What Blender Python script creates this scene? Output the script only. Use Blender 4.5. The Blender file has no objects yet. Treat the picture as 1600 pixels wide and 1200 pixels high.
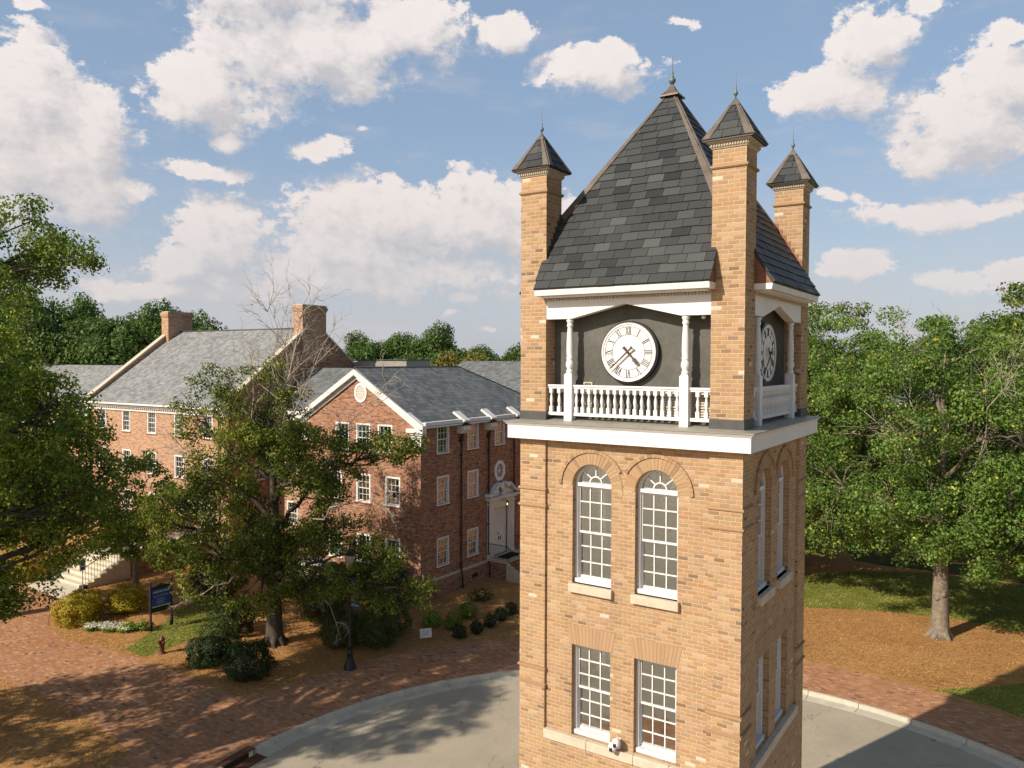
import bpy, bmesh, math, random
import numpy as np
from mathutils import Vector, Matrix
from mathutils.geometry import tessellate_polygon

S = bpy.context.scene
COL = S.collection
R = math.radians

# ---------------------------------------------------------------- camera
cam_d = bpy.data.cameras.new('camera')
cam = bpy.data.objects.new('camera', cam_d)
COL.objects.link(cam)
cam.matrix_world = (Matrix.Translation((4.123, -13.501, 13.0)) @ Matrix.Rotation(R(33.5), 4, 'Z')
                    @ Matrix.Rotation(R(90 - 1.734), 4, 'X') @ Matrix.Rotation(R(0.19), 4, 'Z'))
cam_d.sensor_width = 36.0
cam_d.lens = 36.0 * 1223 / 1600
cam_d.clip_start = 0.1
cam_d.clip_end = 5000
S.camera = cam

# ---------------------------------------------------------------- render settings
S.view_settings.view_transform = 'Standard'
S.view_settings.look = 'None'
S.view_settings.exposure = 0.22
S.view_settings.gamma = 1.0
S.view_settings.use_curve_mapping = False
S.cycles.max_bounces = 6
S.cycles.diffuse_bounces = 3
S.cycles.glossy_bounces = 3
S.cycles.transmission_bounces = 4
S.cycles.transparent_max_bounces = 8
S.cycles.use_denoising = True
S.cycles.sample_clamp_indirect = 3.0
S.cycles.caustics_reflective = False
S.cycles.caustics_refractive = False

SUN_D = Vector((0.373, 0.928, -0.66)).normalized()   # way the light travels


# ---------------------------------------------------------------- node helper
class NG:
    def __init__(s, tree):
        s.t = tree

    def n(s, kind, **kw):
        nd = s.t.nodes.new(kind)
        for k, v in kw.items():
            setattr(nd, k, v)
        return nd

    def put(s, sock, v):
        if isinstance(v, bpy.types.NodeSocket):
            s.t.links.new(v, sock)
        elif v is not None:
            if hasattr(sock.default_value, '__len__') and not hasattr(v, '__len__'):
                v = (v,) * len(sock.default_value)
            if hasattr(v, '__len__') and len(v) == 3 and len(sock.default_value) == 4:
                v = tuple(v) + (1,)
            sock.default_value = v

    def m(s, op, a, b=None, c=None, clamp=False):
        nd = s.n('ShaderNodeMath', operation=op, use_clamp=clamp)
        s.put(nd.inputs[0], a)
        s.put(nd.inputs[1], b)
        s.put(nd.inputs[2], c)
        return nd.outputs[0]

    def v(s, op, a, b=None, c=None):
        nd = s.n('ShaderNodeVectorMath', operation=op)
        s.put(nd.inputs[0], a)
        if b is not None:
            s.put(nd.inputs['Scale'] if op == 'SCALE' else nd.inputs[1], b)
        if c is not None:
            s.put(nd.inputs[2], c)
        return nd.outputs['Value'] if op in ('LENGTH', 'DOT_PRODUCT', 'DISTANCE') else nd.outputs[0]

    def sep(s, a):
        nd = s.n('ShaderNodeSeparateXYZ')
        s.put(nd.inputs[0], a)
        return nd.outputs

    def comb(s, x, y, z=0.0):
        nd = s.n('ShaderNodeCombineXYZ')
        for i, q in enumerate((x, y, z)):
            s.put(nd.inputs[i], q)
        return nd.outputs[0]

    def mix(s, f, a, b, mode='MIX'):
        nd = s.n('ShaderNodeMix', data_type='RGBA', blend_type=mode)
        s.put(nd.inputs[0], f)
        s.put(nd.inputs[6], a)
        s.put(nd.inputs[7], b)
        return nd.outputs[2]

    def noise(s, vec, scale, detail=4, rough=0.5, dist=0.0, dim='3D'):
        nd = s.n('ShaderNodeTexNoise', noise_dimensions=dim)
        s.put(nd.inputs['Vector'], vec)
        s.put(nd.inputs['Scale'], scale)
        s.put(nd.inputs['Detail'], detail)
        s.put(nd.inputs['Roughness'], rough)
        s.put(nd.inputs['Distortion'], dist)
        return nd.outputs[0]

    def ramp(s, f, stops, interp='LINEAR'):
        nd = s.n('ShaderNodeValToRGB')
        s.put(nd.inputs[0], f)
        cr = nd.color_ramp
        cr.interpolation = interp
        while len(cr.elements) < len(stops):
            cr.elements.new(0.5)
        for e, (p, c) in zip(cr.elements, stops):
            e.position = p
            e.color = tuple(c) + (1,) if len(c) == 3 else c
        return nd.outputs[0]

    def rng(s, f, a, b, c=0.0, d=1.0, smooth=False):
        nd = s.n('ShaderNodeMapRange', interpolation_type='SMOOTHSTEP' if smooth else 'LINEAR')
        for i, q in enumerate((f, a, b, c, d)):
            s.put(nd.inputs[i], q)
        return nd.outputs[0]


# ---------------------------------------------------------------- sky with clouds
def build_world():
    w = bpy.data.worlds.new('World')
    S.world = w
    w.use_nodes = True
    w.node_tree.nodes.clear()
    # cloud banks as (azimuth deg right of the view heading, elevation deg, half width, half height, weight)
    def px(u, v, ru, rv, wt=1.0):
        x, z = (u - 800) / 1223.0, (563 - v) / 1223.0
        az = math.degrees(math.atan(x))
        el = math.degrees(math.atan2(z, math.hypot(x, 1)))
        k = 57.3 / 1223
        return az, el, ru * k / (1 + x * x), rv * k / math.sqrt(1 + x * x), wt
    banks = [px(*q) for q in [
        (60, 240, 165, 125), (60, 130, 62, 80), (10, 170, 110, 90), (150, 230, 70, 90), (150, 320, 60, 60, .8),
        (320, 150, 90, 50), (270, 165, 55, 28, .8), (400, 85, 95, 80), (520, 70, 140, 60), (640, 45, 90, 40), (550, 110, 60, 38), (430, -20, 160, 60),
        (350, 375, 90, 60), (290, 410, 60, 35), (600, 350, 140, 68), (740, 345, 140, 62), (560, 400, 110, 40), (860, 340, 80, 45, .8),
        (505, 234, 54, 22, .8), (350, 220, 26, 18), (340, 268, 120, 20, .68), (200, 305, 45, 22, .9), (170, 340, 60, 16, .7),
        (935, 112, 90, 28), (965, 92, 38, 26), (792, 68, 42, 22), (570, 205, 22, 9, .5),
        (1290, 145, 90, 38), (1360, 65, 62, 38), (1430, 15, 60, 25, .7), (1500, 185, 130, 66), (1590, 130, 90, 50), (1560, 65, 60, 22, .8), (1440, 230, 90, 40, .8),
        (1350, 415, 78, 30, .85), (1500, 440, 110, 24, .7), (1440, 330, 210, 36, .66), (1590, 425, 70, 28), (1300, 310, 60, 20, .5),
        (725, 472, 26, 10, .9), (712, 492, 20, 7, .7), (760, 512, 18, 7, .6), (250, 455, 130, 22, .8), (420, 440, 170, 26, .6),
        (55, 8, 50, 16, .7), (560, 432, 340, 44, .85), (830, 370, 110, 60, .8), (1060, 40, 40, 12, .5), (60, 400, 120, 30, .6),
    ]]
    # a few more outside the photo's frame so that the sky is whole
    rnd = random.Random(3)
    for k in range(5):
        banks.append((rnd.choice([-1, 1]) * rnd.uniform(42, 170), rnd.uniform(8, 45), rnd.uniform(6, 14), rnd.uniform(3, 6), .9))
    gt = bpy.data.node_groups.new('cloud_density', 'ShaderNodeTree')
    gt.interface.new_socket('Vector', in_out='INPUT', socket_type='NodeSocketVector')
    gt.interface.new_socket('Density', in_out='OUTPUT', socket_type='NodeSocketFloat')
    g = NG(gt)
    gi = g.n('NodeGroupInput')
    go = g.n('NodeGroupOutput')
    p = gi.outputs[0]
    wob = g.n('ShaderNodeTexNoise')
    g.put(wob.inputs['Vector'], p)
    g.put(wob.inputs['Scale'], 0.16)
    g.put(wob.inputs['Detail'], 3)
    pw = g.v('ADD', p, g.v('SCALE', g.v('SUBTRACT', wob.outputs['Color'], (0.5, 0.5, 0.5)), 3.0))
    acc = None
    for az, el, ra, re, wt in banks:
        q = g.v('MULTIPLY', g.v('SUBTRACT', pw, (az, el, 0)), (0.84 / ra, 0.80 / re, 0))
        d = g.m('SUBTRACT', wt, g.v('LENGTH', q))
        acc = d if acc is None else g.m('MAXIMUM', acc, d)
    n1 = g.noise(g.v('MULTIPLY', p, (1, 1.35, 0)), 0.30, 12, 0.66)
    dens = g.m('ADD', acc, g.m('MULTIPLY', g.m('SUBTRACT', n1, 0.52), 1.9))
    n2 = g.noise(g.v('MULTIPLY', p, (1, 1.3, 0)), 1.05, 6, 0.62)
    dens = g.m('ADD', dens, g.m('MULTIPLY', g.m('SUBTRACT', n2, 0.53), 0.75))
    g.put(go.inputs[0], dens)

    t = NG(w.node_tree)
    out = t.n('ShaderNodeOutputWorld')
    sky = t.n('ShaderNodeTexSky', sky_type='NISHITA')
    sky.sun_disc = False
    sky.sun_elevation = R(33.4)
    sky.sun_rotation = math.atan2(-SUN_D.x, -SUN_D.y)
    sky.altitude = 100
    sky.air_density = 1.0
    sky.dust_density = 1.2
    sky.ozone_density = 1.0
    d = t.n('ShaderNodeTexCoord').outputs['Generated']
    x, y, z = t.sep(d)
    # heading of the photo: (-0.552, 0.834)
    fx = t.m('ADD', t.m('MULTIPLY', x, 0.8339), t.m('MULTIPLY', y, 0.5519))
    fy = t.m('ADD', t.m('MULTIPLY', x, -0.5519), t.m('MULTIPLY', y, 0.8339))
    az = t.m('MULTIPLY', t.m('ARCTAN2', fx, fy), 57.2958)
    el = t.m('MULTIPLY', t.m('ARCSINE', z), 57.2958)
    p = t.comb(az, el, 0.0)

    def dens_at(v):
        nd = t.n('ShaderNodeGroup')
        nd.node_tree = gt
        t.put(nd.inputs[0], v)
        return nd.outputs[0]
    D0 = dens_at(p)
    D1 = dens_at(t.v('ADD', p, (-0.9, 1.7, 0)))
    core = t.rng(D0, 0.1, 1.1, 0.0, 1.0)
    lit = t.rng(t.m('SUBTRACT', D0, D1), -0.52, 0.42, 0.0, 1.0)
    fine = t.noise(p, 0.9, 6, 0.62)
    lit = t.m('ADD', lit, t.m('MULTIPLY', t.m('SUBTRACT', fine, 0.5), 0.34), clamp=True)
    alpha = t.rng(D0, t.rng(lit, 0.35, 0.85, -0.16, -0.03), t.rng(lit, 0.35, 0.85, 0.46, 0.19), 0.0, 1.0, True)
    lit = t.m('MULTIPLY', t.m('MINIMUM', lit, 1.0), t.rng(core, 0.0, 1.0, 1.0, 0.85))
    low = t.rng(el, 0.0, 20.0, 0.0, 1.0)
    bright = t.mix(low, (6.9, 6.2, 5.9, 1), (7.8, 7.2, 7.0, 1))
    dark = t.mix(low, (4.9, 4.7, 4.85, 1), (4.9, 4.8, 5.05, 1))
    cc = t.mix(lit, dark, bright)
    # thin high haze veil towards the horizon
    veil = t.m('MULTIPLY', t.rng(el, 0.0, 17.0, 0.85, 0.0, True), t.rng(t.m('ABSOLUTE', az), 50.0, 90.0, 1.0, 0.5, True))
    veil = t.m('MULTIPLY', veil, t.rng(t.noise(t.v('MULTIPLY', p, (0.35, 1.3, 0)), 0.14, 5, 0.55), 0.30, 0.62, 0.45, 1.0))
    lift = t.m('MULTIPLY', t.rng(el, 24.0, 42.0, 0.55, 0.0, True), t.rng(t.m('ABSOLUTE', az), 42.0, 85.0, 1.0, 0.25, True))  # unseen sky to the sides and overhead left darker to cut ambient light
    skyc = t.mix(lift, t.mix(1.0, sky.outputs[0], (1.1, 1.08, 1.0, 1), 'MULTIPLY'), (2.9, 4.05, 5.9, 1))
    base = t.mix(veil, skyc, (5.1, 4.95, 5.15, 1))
    wispn = t.noise(t.v('MULTIPLY', p, (0.5, 1.6, 0)), 0.22, 6, 0.6)
    wisp = t.m('MULTIPLY', t.rng(wispn, 0.5, 0.75, 0.0, 0.55, True), t.rng(el, 2.0, 34.0, 1.0, 0.0))
    base = t.mix(wisp, base, (5.6, 5.3, 5.4, 1))
    alpha = t.m('MULTIPLY', alpha, t.rng(el, 1.0, 11.0, 0.55, 1.0))
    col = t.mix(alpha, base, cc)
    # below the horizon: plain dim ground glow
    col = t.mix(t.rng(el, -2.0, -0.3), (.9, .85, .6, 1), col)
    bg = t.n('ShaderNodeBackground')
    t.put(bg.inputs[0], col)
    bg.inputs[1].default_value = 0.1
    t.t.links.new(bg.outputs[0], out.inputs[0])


build_world()
sun_d = bpy.data.lights.new('sun', 'SUN')
sun_d.energy = 5.0
sun_d.angle = R(0.55)
sun_d.color = (1.0, 0.90, 0.76)
sun = bpy.data.objects.new('sun', sun_d)
COL.objects.link(sun)
sun.rotation_euler = SUN_D.to_track_quat('-Z', 'Y').to_euler()
sun.location = (-20, -40, 60)


# ---------------------------------------------------------------- materials
def material(name):
    m = bpy.data.materials.new(name)
    m.use_nodes = True
    m.node_tree.nodes.clear()
    g = NG(m.node_tree)
    out = g.n('ShaderNodeOutputMaterial')
    return m, g, out


def principled(g, out, col, rough=0.7, spec=0.3, metal=0.0, bump=None, strength=0.3, dist=0.02):
    b = g.n('ShaderNodeBsdfPrincipled')
    g.put(b.inputs['Base Color'], col)
    g.put(b.inputs['Roughness'], rough)
    g.put(b.inputs['Specular IOR Level'], spec)
    g.put(b.inputs['Metallic'], metal)
    if bump is not None:
        bn = g.n('ShaderNodeBump')
        bn.inputs['Strength'].default_value = strength
        bn.inputs['Distance'].default_value = dist
        g.put(bn.inputs['Height'], bump)
        g.put(b.inputs['Normal'], bn.outputs[0])
    g.t.links.new(b.outputs[0], out.inputs[0])
    return b


def plain(name, col, rough=0.6, spec=0.3, metal=0.0, var=0.12, scale=3.0, bump=0.0):
    m, g, out = material(name)
    pos = g.n('ShaderNodeNewGeometry').outputs['Position']
    n = g.noise(pos, scale, 6, 0.6)
    n2 = g.noise(pos, scale * 9, 3, 0.6)
    f = g.m('ADD', g.m('MULTIPLY', n, 0.7), g.m('MULTIPLY', n2, 0.3))
    lo = tuple(max(0, c * (1 - var * 1.6)) for c in col)
    hi = tuple(c * (1 + var * 1.2) for c in col)
    c = g.mix(g.rng(f, 0.3, 0.7), lo, hi)
    principled(g, out, c, rough, spec, metal, f if bump else None, bump, 0.01)
    return m


def brick_mat(name, bw, bh, mort, ramp, mortar, bump=0.5, stain=0.18, rowvar=0.0, soot=None):
    m, g, out = material(name)
    geo = g.n('ShaderNodeNewGeometry')
    x, y, z = g.sep(geo.outputs['Position'])
    nx, ny, nz = g.sep(g.v('ABSOLUTE', geo.outputs['True Normal']))
    isy = g.m('GREATER_THAN', ny, 0.6)
    isz = g.m('GREATER_THAN', nz, 0.75)
    u = g.m('ADD', g.m('MULTIPLY', x, isy), g.m('MULTIPLY', y, g.m('SUBTRACT', 1.0, isy)))
    u = g.m('ADD', g.m('MULTIPLY', u, g.m('SUBTRACT', 1.0, isz)), g.m('MULTIPLY', x, isz))
    v = g.m('ADD', g.m('MULTIPLY', z, g.m('SUBTRACT', 1.0, isz)), g.m('MULTIPLY', y, isz))
    wv = g.noise(geo.outputs['Position'], 6.0, 3, 0.6)
    v = g.m('ADD', v, g.m('MULTIPLY', g.m('SUBTRACT', wv, 0.5), bh * 0.14))
    vr = g.m('DIVIDE', v, bh)
    row = g.m('FLOOR', vr)
    wn0 = g.n('ShaderNodeTexWhiteNoise', noise_dimensions='1D')
    g.put(wn0.inputs['W'], row)
    off = g.m('ADD', g.m('MULTIPLY', g.m('MODULO', g.m('ABSOLUTE', row), 2.0), 0.5), g.m('MULTIPLY', wn0.outputs[0], 0.16))
    ur = g.m('ADD', g.m('DIVIDE', u, bw), off)
    colm = g.m('FLOOR', ur)
    fu = g.m('MULTIPLY', g.m('FRACT', ur), bw)
    fv = g.m('MULTIPLY', g.m('FRACT', vr), bh)
    d = g.m('MINIMUM', g.m('MINIMUM', fu, g.m('SUBTRACT', bw, fu)), g.m('MINIMUM', fv, g.m('SUBTRACT', bh, fv)))
    rough_n = g.noise(geo.outputs['Position'], 38.0, 3, 0.6)
    d = g.m('ADD', d, g.m('MULTIPLY', g.m('SUBTRACT', rough_n, 0.5), mort * 0.9))
    face = g.rng(d, mort * 0.35, mort * 0.75, 0, 1, True)
    wn = g.n('ShaderNodeTexWhiteNoise', noise_dimensions='3D')
    g.put(wn.inputs['Vector'], g.comb(colm, row, g.m('MULTIPLY', isy, 7.0)))
    bc = g.ramp(wn.outputs['Value'], ramp, 'CONSTANT')
    hsv = g.n('ShaderNodeHueSaturation')
    sx, sy, sz = g.sep(wn.outputs['Color'])
    g.put(hsv.inputs['Hue'], g.rng(sy, 0, 1, 0.492, 0.508))
    g.put(hsv.inputs['Saturation'], g.rng(sz, 0, 1, 0.86, 1.04))
    g.put(hsv.inputs['Value'], g.rng(sx, 0, 1, 0.88, 1.10))
    g.put(hsv.inputs['Color'], bc)
    grain = g.noise(geo.outputs['Position'], 70.0, 5, 0.7)
    bcol = g.mix(g.rng(grain, 0.3, 0.7, 0.0, 0.35), hsv.outputs[0], g.mix(1.0, hsv.outputs[0], (0.55, 0.5, 0.45, 1), 'MULTIPLY'))
    big = g.noise(geo.outputs['Position'], 0.55, 5, 0.6)
    c = g.mix(face, mortar, bcol)
    c = g.mix(g.rng(big, 0.35, 0.7, 0.0, stain), c, g.mix(1.0, c, (0.62, 0.58, 0.55, 1), 'MULTIPLY'))
    streak = g.noise(g.v('MULTIPLY', geo.outputs['Position'], (2.2, 2.2, 0.16)), 1.0, 5, 0.65)
    c = g.mix(g.rng(streak, 0.52, 0.75, 0.0, stain), c, g.mix(1.0, c, (0.6, 0.57, 0.55, 1), 'MULTIPLY'))
    h = g.m('ADD', face, g.m('MULTIPLY', grain, 0.35))
    h = g.m('ADD', h, g.m('MULTIPLY', sx, 0.35))
    principled(g, out, c, 0.88, 0.15, 0, h, bump, 0.012)
    return m


TAN = [(0.0, (.28, .185, .115)), (.02, (.36, .23, .135)), (.055, (.435, .275, .150)), (.38, (.47, .30, .165)),
       (.66, (.42, .265, .145)), (.84, (.475, .32, .19)), (.955, (.405, .225, .122)), (.978, (.43, .22, .115)), (.986, (.60, .50, .40))]
M = {}
M['tower_brick'] = brick_mat('tower_brick', .198, .0755, .0125, TAN, (.56, .405, .25), 0.6, .28)
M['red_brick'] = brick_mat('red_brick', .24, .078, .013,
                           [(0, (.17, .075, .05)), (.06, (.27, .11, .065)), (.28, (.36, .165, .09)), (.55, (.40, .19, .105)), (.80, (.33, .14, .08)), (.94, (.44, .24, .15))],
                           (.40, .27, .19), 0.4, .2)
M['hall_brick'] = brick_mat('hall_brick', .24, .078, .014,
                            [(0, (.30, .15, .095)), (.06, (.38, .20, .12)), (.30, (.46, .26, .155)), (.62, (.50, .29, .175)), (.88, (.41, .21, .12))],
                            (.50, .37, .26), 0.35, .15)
M['path_brick'] = brick_mat('path_brick', .22, .11, .010,
                            [(0, (.24, .13, .085)), (.015, (.42, .20, .10)), (.25, (.46, .22, .108)), (.55, (.50, .245, .12)), (.82, (.41, .19, .095)), (.94, (.54, .29, .15))],
                            (.36, .19, .10), 0.25, .28)



def brick_unit(name, cols, dark=1.0):
    m, g, out = material(name)
    geo = g.n('ShaderNodeNewGeometry')
    r = geo.outputs['Random Per Island']
    c = g.ramp(r, cols, 'CONSTANT')
    n = g.noise(geo.outputs['Position'], 60, 5, 0.7)
    c = g.mix(g.rng(n, 0.3, 0.7, 0.0, 0.4), c, g.mix(1.0, c, (.6, .55, .5, 1), 'MULTIPLY'))
    principled(g, out, c, 0.88, 0.15, 0, n, 0.4, 0.01)
    return m


M['voussoir'] = brick_unit('arch_brick', [(0, (.32, .21, .13)), (.06, (.43, .28, .16)), (.45, (.46, .305, .18)), (.8, (.40, .26, .15)), (.95, (.40, .23, .13))])
M['rubbed'] = brick_unit('rubbed_brick', [(0, (.42, .275, .165)), (.4, (.44, .29, .175)), (.8, (.405, .262, .155))])
M['mortar'] = plain('mortar', (.46, .34, .21), .9, .1, 0, .1, 12, .2)
M['red_unit'] = brick_unit('red_soldier_brick', [(0, (.27, .10, .055)), (.5, (.35, .13, .065))])


def paint(name, col, grime, amount):
    m, g, out = material(name)
    pos = g.n('ShaderNodeNewGeometry').outputs['Position']
    st = g.noise(g.v('MULTIPLY', pos, (5, 5, .5)), 1.0, 6, .7)
    pt = g.noise(pos, 1.3, 5, .6)
    sp = g.noise(pos, 24, 4, .7)
    f = g.m('ADD', g.m('MULTIPLY', g.rng(st, .5, .72), .6), g.m('MULTIPLY', g.rng(pt, .45, .7), .5))
    c = g.mix(g.m('MULTIPLY', f, amount), col, grime)
    c = g.mix(g.m('MULTIPLY', g.rng(sp, .66, .74), amount), c, grime)
    principled(g, out, c, .5, .35, 0, sp, .12, .006)
    return m


M['white'] = paint('white_paint', (.74, .72, .71), (.46, .43, .38), .38)
M['old_white'] = plain('weathered_white_paint', (.70, .68, .64), .5, .3, 0, .08, 1.2, .1)
M['cream'] = plain('cream_stone_trim', (.52, .47, .38), .7, .2, 0, .10, 6, .2)
M['stone'] = plain('limestone', (.56, .47, .36), .8, .2, 0, .14, 5, .3)
M['concrete'] = plain('concrete', (.50, .45, .36), .88, .2, 0, .14, 1.7, .3)
M['walkc'] = plain('pale_concrete', (.62, .54, .42), .88, .2, 0, .10, 1.7, .25)
M['copper'] = plain('weathered_copper', (.16, .128, .10), .5, .5, .35, .25, 3.5, .1)
M['rustcopper'] = plain('brown_copper_flashing', (.24, .105, .055), .55, .4, .3, .25, 6, .1)
M['verdigris'] = plain('verdigris', (.16, .20, .19), .55, .4, .3, .25, 30)
M['lead'] = plain('lead_flashing', (.085, .083, .082), .55, .4, .3, .15, 5, .1)
M['deck'] = plain('metal_deck', (.30, .285, .24), .5, .5, .1, .16, 2.4, .12)
M['dark'] = plain('dark_render', (.115, .112, .097), .8, .25, 0, .22, 1.4, .25)
M['black'] = plain('black_paint', (.012, .012, .013), .4, .5, 0, .2, 8)
M['iron'] = plain('black_iron', (.018, .018, .02), .45, .5, .3, .2, 8)
M['clock_white'] = plain('clock_dial_white', (.70, .675, .66), .4, .4, 0, .02, 2)
M['bronze'] = plain('bronze_hand', (.085, .05, .035), .45, .5, .4, .2, 12)
M['pipe'] = plain('brown_downpipe', (.045, .03, .025), .5, .4, .3, .2, 6)
M['rust'] = plain('rusty_iron', (.16, .065, .035), .8, .3, .2, .35, 9, .3)
M['hydrant'] = plain('dark_red_paint', (.13, .035, .022), .5, .4, 0, .25, 9)
M['sign_blue'] = plain('blue_enamel', (.012, .075, .42), .4, .5, 0, .06, 4)
M['navy'] = plain('navy_vinyl', (.02, .045, .12), .55, .4, 0, .1, 4)
M['lettering'] = plain('white_lettering', (.75, .78, .82), .5, .3, 0, .02, 4)
M['bluetext'] = plain('blue_lettering', (.05, .13, .30), .5, .3, 0, .02, 4)
M['gold'] = plain('gold_paint', (.45, .36, .22), .5, .4, .1, .1, 10)
M['roomwall'] = plain('room_plaster', (.76, .75, .66), .9, .1, 0, .08, 2)
M['roomfloor'] = plain('room_floor', (.42, .33, .22), .7, .2, 0, .15, 3)
M['blind'] = plain('window_blind', (.40, .48, .45), .8, .1, 0, .05, 4)
M['rubber'] = plain('door_mat', (.03, .022, .02), .95, .1, 0, .3, 20, .3)


def glass_mat(name, col, refl, tint=0.5):
    m, g, out = material(name)
    gl = g.n('ShaderNodeBsdfGlossy')
    gl.inputs['Roughness'].default_value = 0.03
    geo = g.n('ShaderNodeNewGeometry')
    n = g.noise(geo.outputs['Position'], 1.3, 2, 0.5)
    bn = g.n('ShaderNodeBump')
    bn.inputs['Strength'].default_value = 0.25
    bn.inputs['Distance'].default_value = 0.05
    g.put(bn.inputs['Height'], n)
    g.put(gl.inputs['Normal'], bn.outputs[0])
    tr = g.n('ShaderNodeBsdfTransparent')
    g.put(tr.inputs[0], col)
    lw = g.n('ShaderNodeLayerWeight')
    lw.inputs['Blend'].default_value = 0.25
    f = g.rng(lw.outputs['Facing'], 0, 1, refl, 0.9)
    mx = g.n('ShaderNodeMixShader')
    g.put(mx.inputs[0], f)
    g.t.links.new(tr.outputs[0], mx.inputs[1])
    g.t.links.new(gl.outputs[0], mx.inputs[2])
    g.t.links.new(mx.outputs[0], out.inputs[0])
    return m


M['glass'] = glass_mat('tower_glass', (.88, .92, .86), 0.40)
M['glass2'] = glass_mat('window_glass', (.66, .70, .62), 0.12)


def slate_island(name, lo, hi, pale, dark):
    m, g, out = material(name)
    geo = g.n('ShaderNodeNewGeometry')
    r = geo.outputs['Random Per Island']
    c = g.ramp(r, [(0, dark), (.10, lo), (.35, tuple((a + b) / 2 for a, b in zip(lo, hi))), (.62, hi), (.86, pale)], 'CONSTANT')
    hsv = g.n('ShaderNodeHueSaturation')
    g.put(hsv.inputs['Color'], c)
    g.put(hsv.inputs['Value'], g.rng(g.m('FRACT', g.m('MULTIPLY', r, 37.3)), 0, 1, .85, 1.18))
    n = g.noise(g.v('MULTIPLY', geo.outputs['Position'], (1, 1, .5)), 22, 6, 0.65)
    c = g.mix(g.rng(n, .3, .75, 0, .4), hsv.outputs[0], g.mix(1.0, hsv.outputs[0], (.6, .6, .6, 1), 'MULTIPLY'))
    principled(g, out, c, .62, .4, 0, n, .25, .01)
    return m


M['slate'] = slate_island('tower_slate', (.033, .034, .035), (.046, .048, .047), (.062, .066, .063), (.018, .018, .019))


def slate_mat(name, base, sw, sh):
    """courses of slate laid by height: pattern in world space along the slope"""
    m, g, out = material(name)
    geo = g.n('ShaderNodeNewGeometry')
    x, y, z = g.sep(geo.outputs['Position'])
    nx, ny, nz = g.sep(g.v('ABSOLUTE', geo.outputs['True Normal']))
    isy = g.m('GREATER_THAN', ny, nx)
    u = g.m('ADD', g.m('MULTIPLY', x, isy), g.m('MULTIPLY', y, g.m('SUBTRACT', 1.0, isy)))
    vr = g.m('DIVIDE', z, sh)
    row = g.m('FLOOR', vr)
    wn0 = g.n('ShaderNodeTexWhiteNoise', noise_dimensions='1D')
    g.put(wn0.inputs['W'], row)
    ur = g.m('ADD', g.m('DIVIDE', u, sw), wn0.outputs[0])
    wn = g.n('ShaderNodeTexWhiteNoise', noise_dimensions='3D')
    g.put(wn.inputs['Vector'], g.comb(g.m('FLOOR', ur), row, isy))
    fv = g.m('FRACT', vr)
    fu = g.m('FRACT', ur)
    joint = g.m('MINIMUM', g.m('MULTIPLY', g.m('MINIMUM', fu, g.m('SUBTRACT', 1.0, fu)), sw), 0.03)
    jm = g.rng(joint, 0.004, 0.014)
    em = g.rng(fv, 0.0, 0.14)  # shadow line painted along the bottom edge of each course
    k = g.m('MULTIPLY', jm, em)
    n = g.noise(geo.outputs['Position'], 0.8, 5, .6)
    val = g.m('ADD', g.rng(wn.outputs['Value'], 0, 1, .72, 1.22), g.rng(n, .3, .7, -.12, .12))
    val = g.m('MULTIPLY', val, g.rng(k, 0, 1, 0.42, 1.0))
    c = g.v('SCALE', base, val)
    h = g.m('SUBTRACT', g.m('ADD', g.m('MULTIPLY', jm, .3), g.m('MULTIPLY', wn.outputs['Value'], .4)), fv)
    principled(g, out, c, .6, .35, 0, h, .7, .03)
    return m


M['slate_wing'] = slate_mat('wing_slate', (.155, .16, .158), .34, .16)
M['slate_hall'] = slate_mat('hall_slate', (.25, .25, .243), .34, .15)


def ground_mat(name, cols, scale, stretch, fine, bump=.6, patch=.35, rough=.95):
    m, g, out = material(name)
    pos = g.n('ShaderNodeNewGeometry').outputs['Position']
    wob = g.n('ShaderNodeTexNoise')
    g.put(wob.inputs['Vector'], pos)
    g.put(wob.inputs['Scale'], 1.1)
    pw = g.v('ADD', pos, g.v('SCALE', g.v('SUBTRACT', wob.outputs['Color'], (.5, .5, .5)), stretch))
    n1 = g.noise(g.v('MULTIPLY', pw, (1, 2.6, 1)), scale, 7, .72)
    n2 = g.noise(g.v('MULTIPLY', pw, (2.3, 1, 1)), fine, 5, .75)
    n3 = g.noise(pos, .35, 4, .55)
    f = g.m('ADD', g.m('MULTIPLY', n1, .5), g.m('MULTIPLY', n2, .5))
    c = g.ramp(g.rng(f, .32, .68), [(i / (len(cols) - 1), q) for i, q in enumerate(cols)])
    c = g.mix(g.rng(n3, .38, .66, 0, patch), c, g.mix(1.0, c, (.62, .55, .5, 1), 'MULTIPLY'))
    principled(g, out, c, rough, .1, 0, f, bump, .05)
    return m


M['straw'] = ground_mat('pine_straw', [(.13, .058, .022), (.36, .18, .065), (.50, .28, .105), (.76, .52, .27)], 3.0, .9, 16, 1.0)
M['lawn'] = ground_mat('lawn_grass', [(.06, .075, .015), (.14, .155, .03), (.23, .23, .05), (.33, .30, .11)], 2.6, .4, 16, .7, .3)
M['earth'] = ground_mat('far_ground', [(.035, .05, .012), (.07, .09, .02), (.12, .12, .04)], .5, .5, 3, .3)


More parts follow.
